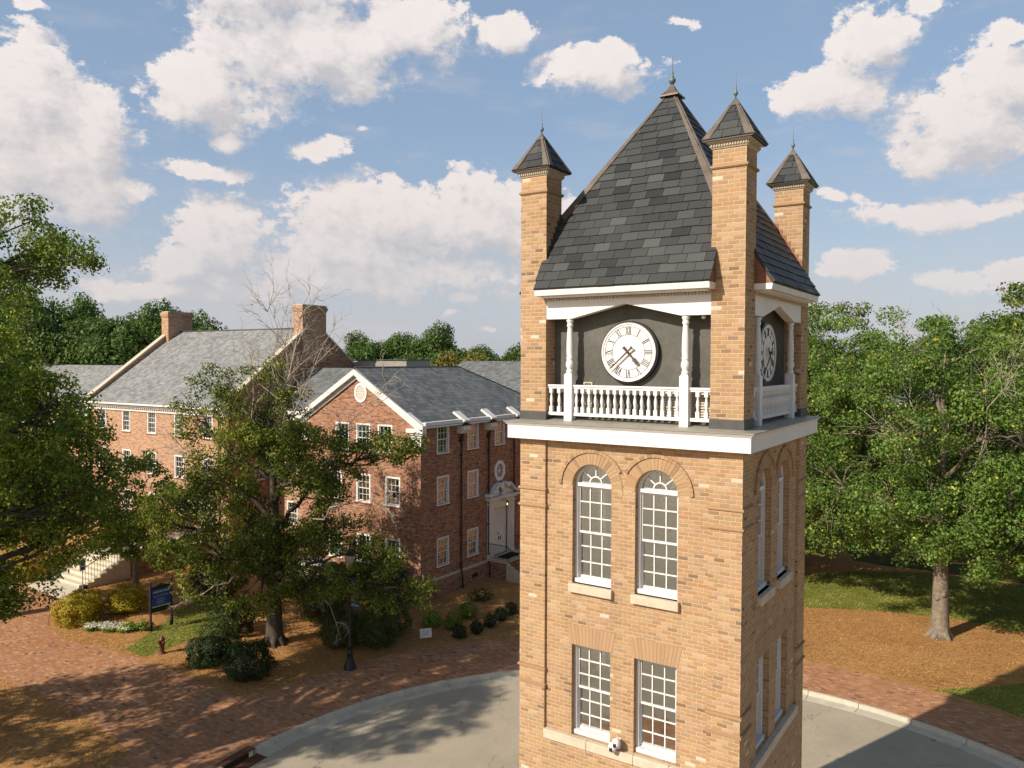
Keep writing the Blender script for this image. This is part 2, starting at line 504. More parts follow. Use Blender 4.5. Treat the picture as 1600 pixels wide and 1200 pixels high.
def road_mat():
    m, g, out = material('road_surface')
    pos = g.n('ShaderNodeNewGeometry').outputs['Position']
    n1 = g.noise(pos, 45, 4, .7)
    n2 = g.noise(pos, .6, 5, .6)
    n3 = g.noise(pos, 2.1, 3, .5)
    c = g.ramp(g.rng(n1, .25, .75), [(0, (.28, .235, .175)), (.5, (.41, .35, .26)), (1, (.53, .46, .35))])
    c = g.mix(g.rng(n2, .35, .7, 0, .4), c, g.mix(1.0, c, (.72, .72, .74, 1), 'MULTIPLY'))
    c = g.mix(g.rng(n3, .68, .74, 0, .5), c, (.12, .10, .085, 1))
    vo = g.n('ShaderNodeTexVoronoi', feature='DISTANCE_TO_EDGE')
    wv = g.n('ShaderNodeTexNoise')
    g.put(wv.inputs['Vector'], pos)
    g.put(wv.inputs['Scale'], 1.2)
    g.put(wv.inputs['Detail'], 5)
    g.put(vo.inputs['Vector'], g.v('ADD', pos, g.v('SCALE', wv.outputs['Color'], 1.1)))
    vo.inputs['Scale'].default_value = .22
    crack = g.m('MULTIPLY', g.rng(vo.outputs[0], .004, .0, 0, 1), g.rng(n2, .45, .6, 0, .75))
    c = g.mix(crack, c, (.09, .075, .06, 1))
    tyre = g.noise(g.v('MULTIPLY', pos, (.5, .5, 1)), .9, 6, .65)
    c = g.mix(g.rng(tyre, .45, .7, 0, .35), c, g.mix(1.0, c, (.66, .66, .68, 1), 'MULTIPLY'))
    principled(g, out, c, .9, .2, 0, n1, .35, .01)
    return m


M['road'] = road_mat()


def leaf_mat(name, cols, trans=.32, odd=None):
    m, g, out = material(name)
    geo = g.n('ShaderNodeNewGeometry')
    r = geo.outputs['Random Per Island']
    oi = g.n('ShaderNodeObjectInfo')
    n = g.noise(geo.outputs['Position'], .55, 3, .5)
    f = g.m('ADD', g.m('MULTIPLY', r, .55), g.m('MULTIPLY', g.rng(n, .34, .68), .5), clamp=True)
    c = g.ramp(f, [(i / (len(cols) - 1), q) for i, q in enumerate(cols)])
    if odd:
        pick = g.m('GREATER_THAN', g.m('FRACT', g.m('MULTIPLY', r, 91.7)), .985)
        n2 = g.noise(geo.outputs['Position'], 1.1, 2, .5)
        pick2 = g.m('MULTIPLY', g.m('GREATER_THAN', n2, .74), g.m('GREATER_THAN', g.m('FRACT', g.m('MULTIPLY', r, 17.7)), .4))
        c = g.mix(g.m('MAXIMUM', pick, pick2), c, odd)
    hsv = g.n('ShaderNodeHueSaturation')
    g.put(hsv.inputs['Color'], c)
    g.put(hsv.inputs['Hue'], g.rng(oi.outputs['Random'], 0, 1, .488, .512))
    g.put(hsv.inputs['Value'], g.rng(oi.outputs['Random'], 0, 1, .85, 1.28))
    df = g.n('ShaderNodeBsdfPrincipled')
    g.put(df.inputs['Base Color'], hsv.outputs[0])
    df.inputs['Roughness'].default_value = .55
    df.inputs['Specular IOR Level'].default_value = .25
    tl = g.n('ShaderNodeBsdfTranslucent')
    g.put(tl.inputs[0], g.mix(1.0, hsv.outputs[0], (1.25, 1.35, .6, 1), 'MULTIPLY'))
    mx = g.n('ShaderNodeMixShader')
    mx.inputs[0].default_value = trans
    g.t.links.new(df.outputs[0], mx.inputs[1])
    g.t.links.new(tl.outputs[0], mx.inputs[2])
    g.t.links.new(mx.outputs[0], out.inputs[0])
    return m


M['leaf_maple'] = leaf_mat('maple_leaf', [(.032, .062, .011), (.075, .13, .021), (.13, .195, .034), (.23, .30, .08)], .28, (.45, .36, .04, 1))
M['leaf_oak'] = leaf_mat('oak_leaf', [(.032, .052, .010), (.075, .11, .016), (.16, .205, .026), (.34, .35, .055)], .3, (.30, .17, .04, 1))
M['leaf_bright'] = leaf_mat('young_leaf', [(.07, .13, .02), (.13, .21, .03), (.20, .28, .05), (.28, .33, .07)], .35)
M['leaf_far'] = leaf_mat('distant_leaf', [(.03, .055, .013), (.06, .105, .022), (.095, .15, .034), (.15, .20, .055)], .25)
M['leaf_yellowgreen'] = leaf_mat('autumn_leaf', [(.10, .11, .02), (.19, .18, .03), (.28, .24, .05)], .2)
M['leaf_golden'] = leaf_mat('golden_shrub_leaf', [(.12, .13, .012), (.28, .25, .02), (.46, .36, .028), (.58, .45, .04)], .25)
M['leaf_box'] = leaf_mat('boxwood_leaf', [(.03, .045, .012), (.06, .08, .018), (.10, .115, .028), (.15, .15, .04)], .2)
M['leaf_lime'] = leaf_mat('lime_shrub_leaf', [(.09, .15, .02), (.18, .28, .03), (.28, .38, .05)], .3)
M['leaf_dark'] = leaf_mat('dark_shrub_leaf', [(.015, .028, .010), (.03, .05, .016), (.05, .075, .022)], .2)
M['petal'] = leaf_mat('white_petal', [(.55, .5, .5), (.75, .72, .7), (.8, .62, .62)], .3)
M['bark'] = plain('bark', (.17, .135, .10), .95, .1, 0, .35, 7, .8)
M['bark_pale'] = plain('pale_bark', (.22, .18, .135), .95, .1, 0, .3, 6, .6)
M['bark_dark'] = plain('dark_bark', (.085, .068, .052), .95, .1, 0, .35, 7, .8)
M['twig'] = plain('dead_twig', (.42, .36, .29), .9, .1, 0, .2, 3)


# ---------------------------------------------------------------- mesh helper
class MB:
    def __init__(s):
        s.v, s.f, s.mi, s.sm = [], [], [], []
        s.mats = []

    def mat(s, m):
        if m not in s.mats:
            s.mats.append(m)
        return s.mats.index(m)

    def add(s, vs, fs, m=None, smooth=False):
        k = len(s.v)
        s.v += [tuple(q) for q in vs]
        mi = s.mat(m) if m else 0
        for f in fs:
            s.f.append(tuple(i + k for i in f))
            s.mi.append(mi)
            s.sm.append(smooth)
        return s

    def box(s, x0, y0, z0, x1, y1, z1, m=None, rot=None, org=None):
        x0, x1 = min(x0, x1), max(x0, x1)
        y0, y1 = min(y0, y1), max(y0, y1)
        z0, z1 = min(z0, z1), max(z0, z1)
        vs = [(x, y, z) for z in (z0, z1) for y in (y0, y1) for x in (x0, x1)]
        if rot is not None:
            o = Vector(org) if org is not None else Vector((0, 0, 0))
            vs = [tuple(rot @ (Vector(q) - o) + o) for q in vs]
        return s.add(vs, [(0, 2, 3, 1), (4, 5, 7, 6), (0, 1, 5, 4), (2, 6, 7, 3), (0, 4, 6, 2), (1, 3, 7, 5)], m)

    def frustum(s, cx, cy, z0, z1, hx0, hy0, hx1, hy1, m=None):
        vs = [(cx + a * hx0, cy + b * hy0, z0) for a, b in ((-1, -1), (1, -1), (1, 1), (-1, 1))]
        vs += [(cx + a * hx1, cy + b * hy1, z1) for a, b in ((-1, -1), (1, -1), (1, 1), (-1, 1))]
        return s.add(vs, [(3, 2, 1, 0), (4, 5, 6, 7), (0, 1, 5, 4), (1, 2, 6, 5), (2, 3, 7, 6), (3, 0, 4, 7)], m)

    def prism(s, poly, d0, d1, plane='xz', m=None, holes=()):
        """polygon (u,v) with holes, extruded between d0 and d1 along the third axis"""
        def P(u, v, d):
            return {'xz': (u, d, v), 'yz': (d, u, v), 'xy': (u, v, d)}[plane]
        loops = [list(poly)] + [list(h) for h in holes]
        tris = tessellate_polygon([[Vector((u, v, 0)) for u, v in l] for l in loops])
        flat = [q for l in loops for q in l]
        n = len(flat)
        vs = [P(u, v, d0) for u, v in flat] + [P(u, v, d1) for u, v in flat]
        fs = []
        for t in tris:
            a, b, c = t
            (ax, ay), (bx, by), (cx, cy) = flat[a], flat[b], flat[c]
            if abs((bx - ax) * (cy - ay) - (cx - ax) * (by - ay)) < 1e-10:
                continue
            fs.append((a, b, c))
            fs.append((c + n, b + n, a + n))
        k = 0
        for l in loops:
            L = len(l)
            for i in range(L):
                j = (i + 1) % L
                fs.append((k + i, k + j, k + j + n, k + i + n))
            k += L
        return s.add(vs, fs, m)

    def lathe(s, cx, cy, prof, seg=12, m=None, smooth=True, sq=False):
        vs, fs = [], []
        for r, z in prof:
            for i in range(seg):
                a = 2 * math.pi * (i + .5) / seg
                vs.append((cx + r * math.cos(a), cy + r * math.sin(a), z))
        for k in range(len(prof) - 1):
            for i in range(seg):
                j = (i + 1) % seg
                fs.append((k * seg + i, k * seg + j, (k + 1) * seg + j, (k + 1) * seg + i))
        fs.append(tuple(range(seg))[::-1])
        fs.append(tuple((len(prof) - 1) * seg + i for i in range(seg)))
        return s.add(vs, fs, m, smooth)

    def tube(s, pts, rad, seg=6, m=None, smooth=True):
        pts = [Vector(p) for p in pts]
        if not hasattr(rad, '__len__'):
            rad = [rad] * len(pts)
        vs, fs = [], []
        up = Vector((0.13, 0.21, 0.97))
        for i, p in enumerate(pts):
            d = (pts[min(i + 1, len(pts) - 1)] - pts[max(i - 1, 0)])
            if d.length < 1e-9:
                d = Vector((0, 0, 1))
            d.normalize()
            a = d.cross(up)
            if a.length < .05:
                a = d.cross(Vector((1, 0, 0)))
            a.normalize()
            b = d.cross(a)
            for k in range(seg):
                t = 2 * math.pi * k / seg
                vs.append(tuple(p + (a * math.cos(t) + b * math.sin(t)) * rad[i]))
        for i in range(len(pts) - 1):
            for k in range(seg):
                j = (k + 1) % seg
                fs.append((i * seg + k, i * seg + j, (i + 1) * seg + j, (i + 1) * seg + k))
        fs.append(tuple(range(seg))[::-1])
        fs.append(tuple((len(pts) - 1) * seg + k for k in range(seg)))
        return s.add(vs, fs, m, smooth)

    def build(s, name, m=None, parent=None, world=True, bevel=0.0):
        """link as one mesh object; with world=True the vertices are world coordinates"""
        me = bpy.data.meshes.new(name)
        off = Vector((0, 0, 0))
        if parent is not None and world:
            q = parent
            while q is not None:
                off += q.location
                q = q.parent
        vs = [(x - off.x, y - off.y, z - off.z) for x, y, z in s.v]
        me.from_pydata(vs, [], s.f)
        mats = s.mats if s.mats else [m]
        for q in mats:
            me.materials.append(q)
        me.polygons.foreach_set('material_index', s.mi)
        me.polygons.foreach_set('use_smooth', s.sm)
        me.update()
        bm = bmesh.new()
        bm.from_mesh(me)
        bmesh.ops.recalc_face_normals(bm, faces=bm.faces)
        bm.to_mesh(me)
        bm.free()
        o = bpy.data.objects.new(name, me)
        COL.objects.link(o)
        if parent is not None:
            o.parent = parent
        if bevel:
            b = o.modifiers.new('bevel', 'BEVEL')
            b.width = bevel
            b.segments = 2
            b.limit_method = 'ANGLE'
            b.angle_limit = R(50)
        return o


def tag(o, label=None, cat=None, group=None, kind=None):
    if label:
        o['label'] = label
    if cat:
        o['category'] = cat
    if group:
        o['group'] = group
    if kind:
        o['kind'] = kind
    return o


def thing(name, label, cat, loc=(0, 0, 0), rz=0.0, group=None):
    o = bpy.data.objects.new(name, None)
    o.empty_display_size = .3
    COL.objects.link(o)
    o.location = loc
    o.rotation_euler = (0, 0, rz)
    return tag(o, label, cat, group)


def copy_tree(o, parent=None):
    c = o.copy()
    COL.objects.link(c)
    if parent is not None:
        c.parent = parent
    for ch in list(o.children):
        copy_tree(ch, c)
    return c


def text_mesh(s, size, width=None, bold=0.0, height=None):
    """letters as flat mesh polygons in the xy plane, centred, returned as (verts, faces)"""
    cu = bpy.data.curves.new('lettering', 'FONT')
    cu.body = s
    cu.size = size
    cu.align_x = 'CENTER'
    cu.align_y = 'CENTER'
    cu.offset = bold
    cu.resolution_u = 3
    o = bpy.data.objects.new('lettering', cu)
    COL.objects.link(o)
    dg = bpy.context.evaluated_depsgraph_get()
    me = bpy.data.meshes.new_from_object(o.evaluated_get(dg))
    vs = [tuple(v.co) for v in me.vertices]
    fs = [tuple(p.vertices) for p in me.polygons]
    bpy.data.objects.remove(o)
    bpy.data.curves.remove(cu)
    bpy.data.meshes.remove(me)
    if width and vs:
        w = max(v[0] for v in vs) - min(v[0] for v in vs)
        k = width / w
        vs = [(v[0] * k, v[1] * (k if height is None else 1), v[2]) for v in vs]
    return vs, fs

# ================================================================ SETTING
CX, CY, RK = -2.9, 4.0, 14.4          # centre and radius of the roundabout kerb


def ring_pts(r, n=96, a0=0, a1=360):
    return [(CX + r * math.cos(R(a0 + (a1 - a0) * i / n)), CY + r * math.sin(R(a0 + (a1 - a0) * i / n))) for i in range(n + (0 if a1 - a0 == 360 else 1))]


def sheet(name, poly, z, mat, holes=(), parts=None):
    mb = MB()
    for pl, zz, hs in ([(poly, z, holes)] + (parts or [])):
        loops = [list(pl)] + [list(h) for h in hs]
        tris = tessellate_polygon([[Vector((u, v, 0)) for u, v in l] for l in loops])
        flat = [q for l in loops for q in l]
        mb.add([(u, v, zz) for u, v in flat], tris)
    o = mb.build(name, mat)
    return tag(o, kind='structure')


def wavy(poly, amp=.12, step=.8, seed=1):
    """subdivide and roughen an outline so that planted edges are not ruler-straight"""
    rd = random.Random(seed)
    out = []
    n = len(poly)
    for i in range(n):
        a, b = Vector(poly[i]), Vector(poly[(i + 1) % n])
        k = max(1, min(40, int((b - a).length / step)))
        for j in range(k):
            p = a.lerp(b, j / k)
            out.append((p.x + rd.uniform(-amp, amp), p.y + rd.uniform(-amp, amp)))
    return out


hole = ring_pts(RK)
sheet('ground', [(-900, -700), (900, -700), (900, 900), (-900, 900)], 0.0, M['earth'], [hole])
bed_outer = [(-75, -26), (45, -26), (45, 41), (-5, 41), (-12, 60), (-75, 60)]
tag(sheet('pine_straw_bed', wavy(bed_outer, .3, 2), .006, M['straw'], [hole]), kind='structure')
sheet('grey_reflection_sheet', [(-150, -130), (60, -130), (60, -27), (-150, -27)], .008, M['road'])  # unseen sheet added so the upper tower panes reflect grey
sheet('grey_reflection_strip', [(-26, -27), (0, -27), (-3, -12.6), (-14, -9.5), (-20, -14)], .026, M['road'])  # unseen strip added to grey the reflections in the lower tower panes
lawnL = [(-29.3, 5.75), (-30.4, 7.5), (-31.6, 9.3), (-32.7, 11.4), (-32.9, 13.6), (-30.8, 14.0), (-29.1, 12.5), (-28.4, 9.6), (-28.0, 7.3), (-27.9, 5.8)]
sheet('lawn', wavy(lawnL, .12, .5, 2), .012, M['lawn'], parts=[
    (wavy([(-9, 33.5), (-5.0, 38.3), (-1.0, 40.4), (12, 41), (60, 44), (60, 30.5), (9, 30.0), (4.1, 31.0), (1.4, 31.6), (-1.5, 31.0), (-3.6, 30.2), (-5.6, 29.1), (-8, 29.5), (-12, 33), (-14, 36)], .15, .5, 3), .012, []),
    (wavy([(1.2, 21.3), (2.5, 22.4), (4.2, 24), (10, 26.5), (40, 33), (40, 5), (14.9, 5), (14.4, 10), (11.8, 14.6), (8.5, 18), (5, 20.2)], .1, .5, 4), .012, [])])
plaza = [(-18.2, -1.8), (-19.0, 0.6), (-23.9, 1.3), (-27.7, 1.4), (-31, 1.2), (-75, 0.6), (-75, 8.1), (-46.3, 8.0), (-44.9, 8.4), (-43.1, 8.2), (-39.5, 8.1), (-37.2, 6.4),
         (-35.5, 5.5), (-32.9, 5.0), (-31, 5.3), (-29.0, 5.5), (-27.0, 5.7), (-22.7, 5.5), (-21.0, 5.6), (-20.3, 7.0), (-18.2, 10.5)]
ring_o = []
for i in range(97):
    a = 360 * i / 96
    r = 17.5 if not 95 < a < 235 else 17.7
    r += .5 * math.exp(-((a - 145) / 18) ** 2)
    ring_o.append((CX + r * math.cos(R(a)), CY + r * math.sin(R(a))))
mbp = MB()
inn = ring_pts(RK + .02)
for i in range(96):
    j = (i + 1) % 96
    mbp.add([(*inn[i], .022), (*ring_o[i], .022), (*ring_o[i + 1], .022), (*inn[j], .022)], [(0, 1, 2, 3)])
tr = tessellate_polygon([[Vector((u, v, 0)) for u, v in plaza]])
mbp.add([(u, v, .017) for u, v in plaza], tr)
tag(mbp.build('brick_path', M['path_brick']), kind='structure')
sheet('front_walk', [(-43.9, 8.25), (-44.0, 9.7), (-40.3, 9.72), (-37.4, 9.45), (-37.2, 8.6), (-38.5, 8.05), (-39.5, 8.05), (-42.8, 8.15)], .024, M['walkc'])
# road inside the kerb, 0.13 m lower
mbr = MB()
rr = ring_pts(RK - .55, 96)
mbr.add([(CX, CY, -.128)] + [(x, y, -.128) for x, y in rr], [(0, i + 1, (i + 1) % 96 + 1) for i in range(96)])
tag(mbr.build('road', M['road']), kind='structure')
# kerb and gutter in cast lengths with joints, drain gap left free
D0, D1 = 183.0, 188.6    # degrees taken by the storm drain
kb = MB()
prof = [(0.02, -.2), (0.02, .035), (-.015, .05), (-.12, .05), (-.165, .02), (-.185, -.095), (-.62, -.118), (-.62, -.2)]
lens = 48
for q in range(lens):
    a0, a1 = 360 * q / lens + .04, 360 * (q + 1) / lens - .04
    for b0, b1 in ([(a0, a1)] if a1 < D0 or a0 > D1 else [(a0, min(a1, D0)), (max(a0, D1), a1)]):
        if b1 - b0 < .1:
            continue
        vs, fs = [], []
        for k in range(5):
            a = R(b0 + (b1 - b0) * k / 4)
            for dr, z in prof:
                vs.append((CX + (RK + dr) * math.cos(a), CY + (RK + dr) * math.sin(a), z))
        n = len(prof)
        for k in range(4):
            for i in range(n):
                j = (i + 1) % n
                fs.append((k * n + i, k * n + j, (k + 1) * n + j, (k + 1) * n + i))
        fs += [tuple(range(n)), tuple(4 * n + i for i in range(n))[::-1]]
        kb.add(vs, fs)
tag(kb.build('kerb', M['concrete']), kind='structure')
# storm drain in the kerb line
dm = (D0 + D1) / 2
sd = thing('storm_drain', 'rusty iron storm drain let into the curved kerb beside the brick path', 'storm drain',
           (CX + RK * math.cos(R(dm)), CY + RK * math.sin(R(dm)), 0))
hd, gr = MB(), MB()
for k in range(4):
    a0, a1 = R(D0 + (D1 - D0) * k / 4), R(D0 + (D1 - D0) * (k + 1) / 4)

    def rp(r, a, z):
        return (CX + r * math.cos(a), CY + r * math.sin(a), z)
    vs = [rp(RK + .25, a0, .03), rp(RK + .25, a1, .03), rp(RK - .1, a1, .065), rp(RK - .1, a0, .065),
          rp(RK + .25, a0, -.03), rp(RK + .25, a1, -.03), rp(RK - .1, a1, .02), rp(RK - .1, a0, .02)]
    hd.add(vs, [(0, 1, 2, 3), (7, 6, 5, 4), (0, 4, 5, 1), (1, 5, 6, 2), (2, 6, 7, 3), (3, 7, 4, 0)])
hd.build('hood', M['rust'], sd)
nb = 22
for k in range(nb):
    a = R(D0 + (D1 - D0) * (k + .5) / nb)
    w = .021
    d = Vector((math.cos(a), math.sin(a), 0))
    p = Vector((-d.y, d.x, 0)) * w
    c0, c1 = Vector((CX, CY, 0)) + d * (RK - .2), Vector((CX, CY, 0)) + d * (RK - .62)
    vs = [tuple(q + s * p + Vector((0, 0, z))) for q in (c0, c1) for s in (-1, 1) for z in (-.15, -.108)]
    gr.add(vs, [(0, 1, 3, 2), (4, 6, 7, 5), (0, 4, 5, 1), (2, 3, 7, 6), (1, 5, 7, 3), (0, 2, 6, 4)])
for rr_ in (RK - .2, RK - .41, RK - .62):
    pts = [(CX + rr_ * math.cos(R(D0 + (D1 - D0) * k / 6)), CY + rr_ * math.sin(R(D0 + (D1 - D0) * k / 6)), -.118) for k in range(7)]
    gr.tube(pts, .03, 4, smooth=False)
gr.build('grate', M['rust'], sd)
bk = MB()
pts0 = [rp(RK + .22, R(D0 + (D1 - D0) * k / 6), z) for k in range(7) for z in (-.6, -.03)]
bk.add(pts0, [(2 * k, 2 * k + 1, 2 * k + 3, 2 * k + 2) for k in range(6)])
bk.build('chamber', M['black'], sd)

# ================================================================ CLOCK TOWER
ZD = 12.052
tower = thing('clock_tower', 'tall square brick clock tower with a steep slate roof and four corner turrets', 'clock tower', (-2.3, 2.3, 0))
HW = 2.3


def rot_copies(o, n=4):
    """o is a part modelled on the front side; copies turn about the tower's axis"""
    res = [o]
    for k in range(1, n):
        c = copy_tree(o, o.parent)
        c.rotation_euler = (0, 0, k * math.pi / 2)
        res.append(c)
    return res


def arch_poly(x0, x1, z0, zs, n=14):
    r = (x1 - x0) / 2
    c = (x0 + x1) / 2
    return [(x0, z0), (x1, z0)] + [(c + r * math.cos(math.pi * i / n), zs + r * math.sin(math.pi * i / n)) for i in range(n + 1)]


XW = [(-1.10, -.25), (.25, 1.10)]       # window openings along the side
ZS1, ZP1 = ZD - 3.47, ZD - 1.51
ZL0, ZL1 = ZD - 6.53, ZD - 4.70
ZG0, ZG1 = ZD - 10.2, ZD - 8.2
wl = MB()
holes = []
for x0, x1 in XW:
    holes.append(arch_poly(x0, x1, ZS1, ZP1))
    holes.append([(x0, ZL0), (x1, ZL0), (x1, ZL1), (x0, ZL1)])
    holes.append([(x0, ZG0), (x1, ZG0), (x1, ZG1), (x0, ZG1)])
wl.prism([(-1.7, 0), (1.7, 0), (1.7, ZD - .4), (-1.7, ZD - .4)], -HW + .06, -HW + .36, 'xz', M['tower_brick'], holes)
# below the sill course the wall stands flush with the piers
wl.prism([(-1.7, 0), (1.7, 0), (1.7, ZD - 6.72), (-1.7, ZD - 6.72)], -HW + .002, -HW + .06, 'xz', M['tower_brick'],
         [[(x0, ZG0), (x1, ZG0), (x1, ZG1), (x0, ZG1)] for x0, x1 in XW])
wall = wl.build('brick_wall', None, tower, False)
# brick label mould and voussoirs over the round-headed windows, rubbed jack arches below
for x0, x1 in XW:
    ar = MB()
    c = (x0 + x1) / 2
    nv = 23
    for i in range(nv):
        a0, a1 = math.pi * (i + .06) / nv, math.pi * (i + .94) / nv
        poly = [(c + r * math.cos(a), ZP1 + r * math.sin(a)) for r, a in ((.43, a0), (.655, a0), (.655, a1), (.43, a1))]
        ar.prism(poly, -HW + .048, -HW + .1, 'xz', M['voussoir'])
    poly = [(c + .652 * math.cos(math.pi * i / 20), ZP1 - .12 * (i in (0, 20)) + .652 * math.sin(math.pi * i / 20)) for i in range(21)] + \
           [(c + .43 * math.cos(math.pi * i / 20), ZP1 + .43 * math.sin(math.pi * i / 20)) for i in range(20, -1, -1)]
    ar.prism(poly, -HW + .055, -HW + .1, 'xz', M['mortar'])
    for i in range(26):
        a0, a1 = math.pi * (i + .03) / 26, math.pi * (i + .97) / 26
        if x0 < 0 and a1 < R(30) or x0 > 0 and a0 > R(150):
            continue
        poly = [(c + r * math.cos(a), ZP1 + r * math.sin(a)) for r, a in ((.662, a0), (.725, a0), (.725, a1), (.662, a1))]
        ar.prism(poly, -HW + .022, -HW + .1, 'xz', M['voussoir'])
    ar.build('window_arch', None, tower, False)
    # jack arch
    ar = MB()
    n = 13
    for i in range(n):
        t0, t1 = (i + .03) / n * 2 - 1, (i + .97) / n * 2 - 1
        b, tp = (x1 - x0) / 2 + .02, (x1 - x0) / 2 + .11
        ar.prism([(c + b * t0, ZL1), (c + b * t1, ZL1), (c + tp * t1, ZL1 + .39), (c + tp * t0, ZL1 + .39)], -HW + .054, -HW + .1, 'xz', M['rubbed'])
    ar.build('jack_arch', None, tower, False)
# sills
for x0, x1 in XW:
    sl = MB()
    sl.box(x0 - .05, -HW - .03, ZS1 - .17, x1 + .05, -HW + .22, ZS1, M['stone'])
    sl.build('stone_sill', None, tower, False, bevel=.012)
sl = MB()
for k, (a, b) in enumerate([(-1.7, -.72), (-.715, .28), (.285, 1.0), (1.005, 1.7)]):
    sl.box(a, -HW - .045, ZL0 - .19, b, -HW + .22, ZL0 - .004, M['stone'])
sill = sl.build('sill_course', None, tower, False, bevel=.012)


def tower_window(x0, x1, z0, z1, arched):
    f = MB()
    yf = -HW + .20
    w = .055
    W_ = M['white']
    f.box(x0, yf - .02, z0, x0 + w, yf + .13, z1, W_)
    f.box(x1 - w, yf - .02, z0, x1, yf + .13, z1, W_)
    f.box(x0 - .0, yf - .07, z0 + .001, x1, yf + .13, z0 + .085, W_)
    c, r = (x0 + x1) / 2, (x1 - x0) / 2
    if arched:
        poly = [(c + r * math.cos(math.pi * i / 16), z1 + r * math.sin(math.pi * i / 16)) for i in range(17)] + \
               [(c + (r - w) * math.cos(math.pi * i / 16), z1 + (r - w) * math.sin(math.pi * i / 16)) for i in range(16, -1, -1)]
        f.prism(poly, yf - .02, yf + .13, 'xz', W_)
        f.box(x0 + w, yf - .035, z1 - .035, x1 - w, yf + .1, z1 + .035, W_)
    else:
        f.box(x0 + w, yf - .02, z1 - w, x1 - w, yf + .13, z1, W_)
    fr = f.build('window', None, tower, False, bevel=.004)
    ztop = z1 - (.035 if arched else w)
    zb = z0 + .085
    zm = zb + (ztop - zb) * .5
    s = MB()
    mw = .011
    for (za, zb_, yy, rows) in ((zm - .02, ztop, yf + .03, 3), (zb, zm + .02, yf + .07, 3)):
        xa, xb = x0 + w, x1 - w
        sw = .028
        s.box(xa, yy, za, xa + sw, yy + .035, zb_, W_)
        s.box(xb - sw, yy, za, xb, yy + .035, zb_, W_)
        s.box(xa + sw, yy, za, xb - sw, yy + .035, za + .04, W_)
        s.box(xa + sw, yy, zb_ - .028, xb - sw, yy + .035, zb_, W_)
        for i in (1, 2):
            xx = xa + (xb - xa) * i / 3
            s.box(xx - mw, yy + .002, za + .04, xx + mw, yy + .03, zb_ - .028, W_)
        for i in range(1, rows):
            zz = za + (zb_ - za) * i / rows
            s.box(xa + sw, yy + .004, zz - mw, xb - sw, yy + .028, zz + mw, W_)
    if arched:
        for a in (45, 90, 135):
            ca, sa = math.cos(R(a)), math.sin(R(a))
            p0, p1 = .14, r - w
            nx, nz = -sa * mw, ca * mw
            s.prism([(c + ca * p0 + nx, z1 + .03 + sa * p0 + nz), (c + ca * p0 - nx, z1 + .03 + sa * p0 - nz),
                     (c + ca * p1 - nx, z1 + .0 + sa * p1 - nz), (c + ca * p1 + nx, z1 + .0 + sa * p1 + nz)], yf + .03, yf + .055, 'xz', W_)
        poly = [(c + .145 * math.cos(math.pi * i / 10), z1 + .034 + .145 * math.sin(math.pi * i / 10)) for i in range(11)] + \
               [(c + .12 * math.cos(math.pi * i / 10), z1 + .034 + .12 * math.sin(math.pi * i / 10)) for i in range(10, -1, -1)]
        s.prism(poly, yf + .028, yf + .058, 'xz', W_)
    s.build('sash', None, fr, False)
    p = MB()
    if arched:
        poly = [(c + (r - .03) * math.cos(math.pi * i / 16), z1 + (r - .03) * math.sin(math.pi * i / 16)) for i in range(17)]
        p.prism([(x0 + .03, zm), (x1 - .03, zm)] + poly, yf + .046, yf + .050, 'xz', M['glass'])
    else:
        p.box(x0 + .03, yf + .046, zm, x1 - .03, yf + .050, z1 - .02, M['glass'])
    p.box(x0 + .03, yf + .086, z0 + .05, x1 - .03, yf + .090, zm, M['glass'])
    p.build('pane', None, fr, False)
    return fr


for x0, x1 in XW:
    rot_copies(tower_window(x0, x1, ZS1, ZP1, True))
    rot_copies(tower_window(x0, x1, ZL0, ZL1, False))
rot_copies(tower_window(XW[0][0], XW[0][1], ZG0, ZG1, False))
rot_copies(tower_window(XW[1][0], XW[1][1], ZG0, ZG1, False))
rot_copies(wall)
for q in list(tower.children):
    if q.name.startswith(('window_arch', 'jack_arch', 'stone_sill', 'sill_course')):
        rot_copies(q)

# rooms behind the glass: floors, plaster lining with the same openings, a little furniture
rm = MB()
for za, zb, mm in ((4.25, 4.05, 'roomfloor'), (.72, .66, 'roomwall'), (7.6, 7.4, 'roomfloor')):
    rm = MB()
    rm.box(-1.93, -1.93, ZD - za, 1.93, 1.93, ZD - zb, M[mm])
    rm.build('room_floor', None, tower, False)
ln = MB()
ln.prism([(-1.93, ZD - 7.4), (1.93, ZD - 7.4), (1.93, ZD - .72), (-1.93, ZD - .72)], -HW + .362, -HW + .385, 'xz', M['roomwall'],
         [h for h in holes if h[0][1] > ZD - 8])
rot_copies(ln.build('plaster_lining', None, tower, False))
for (ya, yb, zb) in ((.5, 1.3, 6.9), (-1.2, -.5, 4.0)):
    st = MB()
    for k in range(12):
        st.box(-1.3 + k * .2, ya, ZD - zb + k * .2, -1.1 + k * .2, yb, ZD - zb + .22 + k * .2, M['cream'])
    st.build('staircase', None, tower, False)
dk = MB()
dk.box(.2, .2, ZD - 3.35, 1.5, .9, ZD - 3.3, M['roomfloor'])
for a in (.25, 1.42):
    for b in (.25, .82):
        dk.box(a, b, ZD - 4.05, a + .05, b + .05, ZD - 3.35, M['black'])
dk.box(.4, .35, ZD - 3.3, .8, .6, ZD - 3.12, M['blind'])
dk.box(.95, .3, ZD - 3.3, 1.3, .7, ZD - 3.22, M['blind'])
dk.build('desk', None, tower, False)

